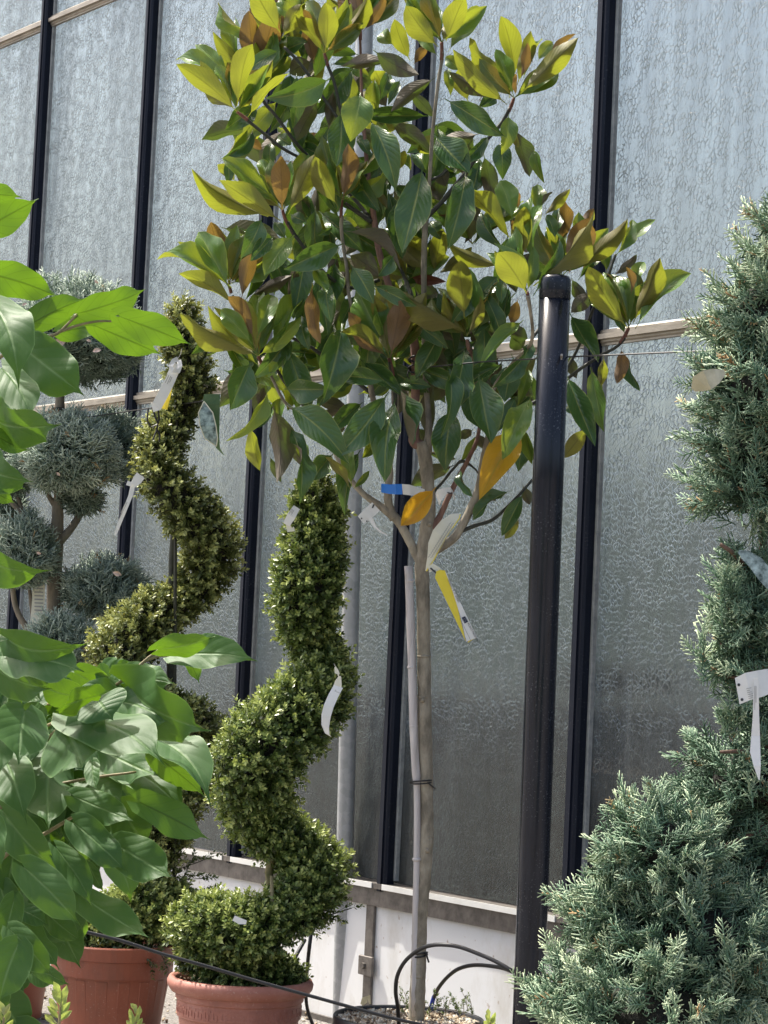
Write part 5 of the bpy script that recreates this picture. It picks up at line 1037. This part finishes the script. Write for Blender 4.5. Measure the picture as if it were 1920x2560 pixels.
t = strip('dry_leaf', [(1733,975),(1745,960),(1768,950),(1790,940),(1812,930)], [6,22,26,20,6], ZC-.5, DL, zo=[0,-.01,-.02,-.01,.01]); tag(t, 'pale beige dry leaf caught in the upper right conifer', 'leaf')
# paper sleeve by juniper trunk
t = thing('paper_label', P(95, 1500, ZJ-.1), 'grey printed paper label hanging beside the juniper trunk', 'label')
strip('paper', [(97,1448),(96,1500),(92,1555),(86,1585)], [16,16,16,20], ZJ-.1, M['tagc'], t, wdir=(1,.05))
lines(t, [(86,1462+i*9,108,1463+i*9) for i in range(9)], ZJ-.103, 1.6, M['inkgrey'])
# ------------------------------------------------------------------ small plants in front and weeds
def seedling(x_, y_, h, z, m, label, seed, group=None, cat='plant'):
    r = random.Random(seed); t = thing('young_shoot', P(x_, y_+h*.2, z), label, cat, group)
    t.location.z = max(0, t.location.z-.0)
    B().tube([P(x_, y_+900, z), P(x_, y_, z), P(x_+h*.05, y_-h*.6, z)], [.003,.0022,.0012], 6).obj('stem', M['twig_tan'], t)
    for k in range(9):
        f = k/8; s = 1 if k % 2 else -1; bx, by = x_+h*.05*f, y_-h*.62*f
        put_leaf(t, LM['shoot'], (bx, by), (bx+s*h*(.32-.18*f)+r.uniform(-4, 4), by-h*(.28+.16*f)), h*.13, 'T' if r.random() < .6 else 'U', z+r.uniform(-.02, .02), r.uniform(-.3, .3), ratio_min=.36)
    return t
M['shoot'] = leaf_mat('young_shoot_leaf', (.22,.34,.10), (.36,.42,.16), (.30,.36,.14), (.4,.34,.2), (.5,.6,.12), .4, .4, .5, rib=(.5,.5,.25), vein=.1)
LM['shoot'] = [leaf_variant('mag', 90+s, M['shoot']) for s in range(5)]
seedling(147, 2565, 105, 2.9, 'shoot', 'fresh pale green shoot in front of the big ribbed pot', 1, 'young shoots in the foreground')
seedling(335, 2590, 80, 2.9, 'shoot', 'pinkish cream shoot tip in front of the two terracotta pots', 2, 'young shoots in the foreground')
seedling(5, 2600, 95, 2.9, 'shoot', 'pale green shoot tip in the bottom left corner', 3, 'young shoots in the foreground')
seedling(1222, 2600, 75, 3.6, 'shoot', 'light green rounded shoot at the foot of the black post', 4, 'young shoots in the foreground')
# weeds in the magnolia pot
r = random.Random(8); q = B(); Ps = []; Ds = []
wd_root = thing('weed_tuft', (c4[0]+.1, c4[1]+.1, h4-.01), 'thin green weeds sprouting through the wood chips beside the magnolia trunk', 'weed')
for (x_, y_) in ((1010,2525),(1018,2505),(1088,2520),(1095,2512),(1120,2515),(1140,2520),(1160,2525),(1180,2530),(1115,2530),(1150,2530),(1170,2520),(1000,2520),(1075,2535),(1062,2540)):
    hh = r.uniform(12, 40); ln = r.uniform(-14, 14); zz = ZM+.12+r.uniform(-.1, .1)
    q.tube([P(x_, y_+8, zz), P(x_+ln*.4, y_-hh*.6, zz), P(x_+ln, y_-hh, zz)], [.0012,.001,.0006], 4)
    for k in range(4): Ps.append(P(x_+ln*k/3, y_+8-(hh+8)*k/3, zz)); Ds.append(np.array([r.uniform(-1,1), r.uniform(-1,1), .8]))
q.obj('weed_stems', M['twig_tan'], wd_root)
V, Fc, Tn = scatter(TB, np.array(Ps), np.array(Ds), np.full(len(Ps), .018), np.full(len(Ps), .42), rs)
tag(obj('weed_leaves', mesh('weed_leaves', V, Fc, M['box'], tint=Tn), wd_root), kind='stuff')
# curled dead leaf against the wall
t = strip('dry_leaf', [(904,2512),(912,2500),(922,2492),(925,2510)], [4,9,6,2], 7.9, DL); tag(t, 'curled dry leaf standing by the white wall panel foot', 'leaf')
print('leaves', nleaf, 'objs', len(bpy.data.objects))
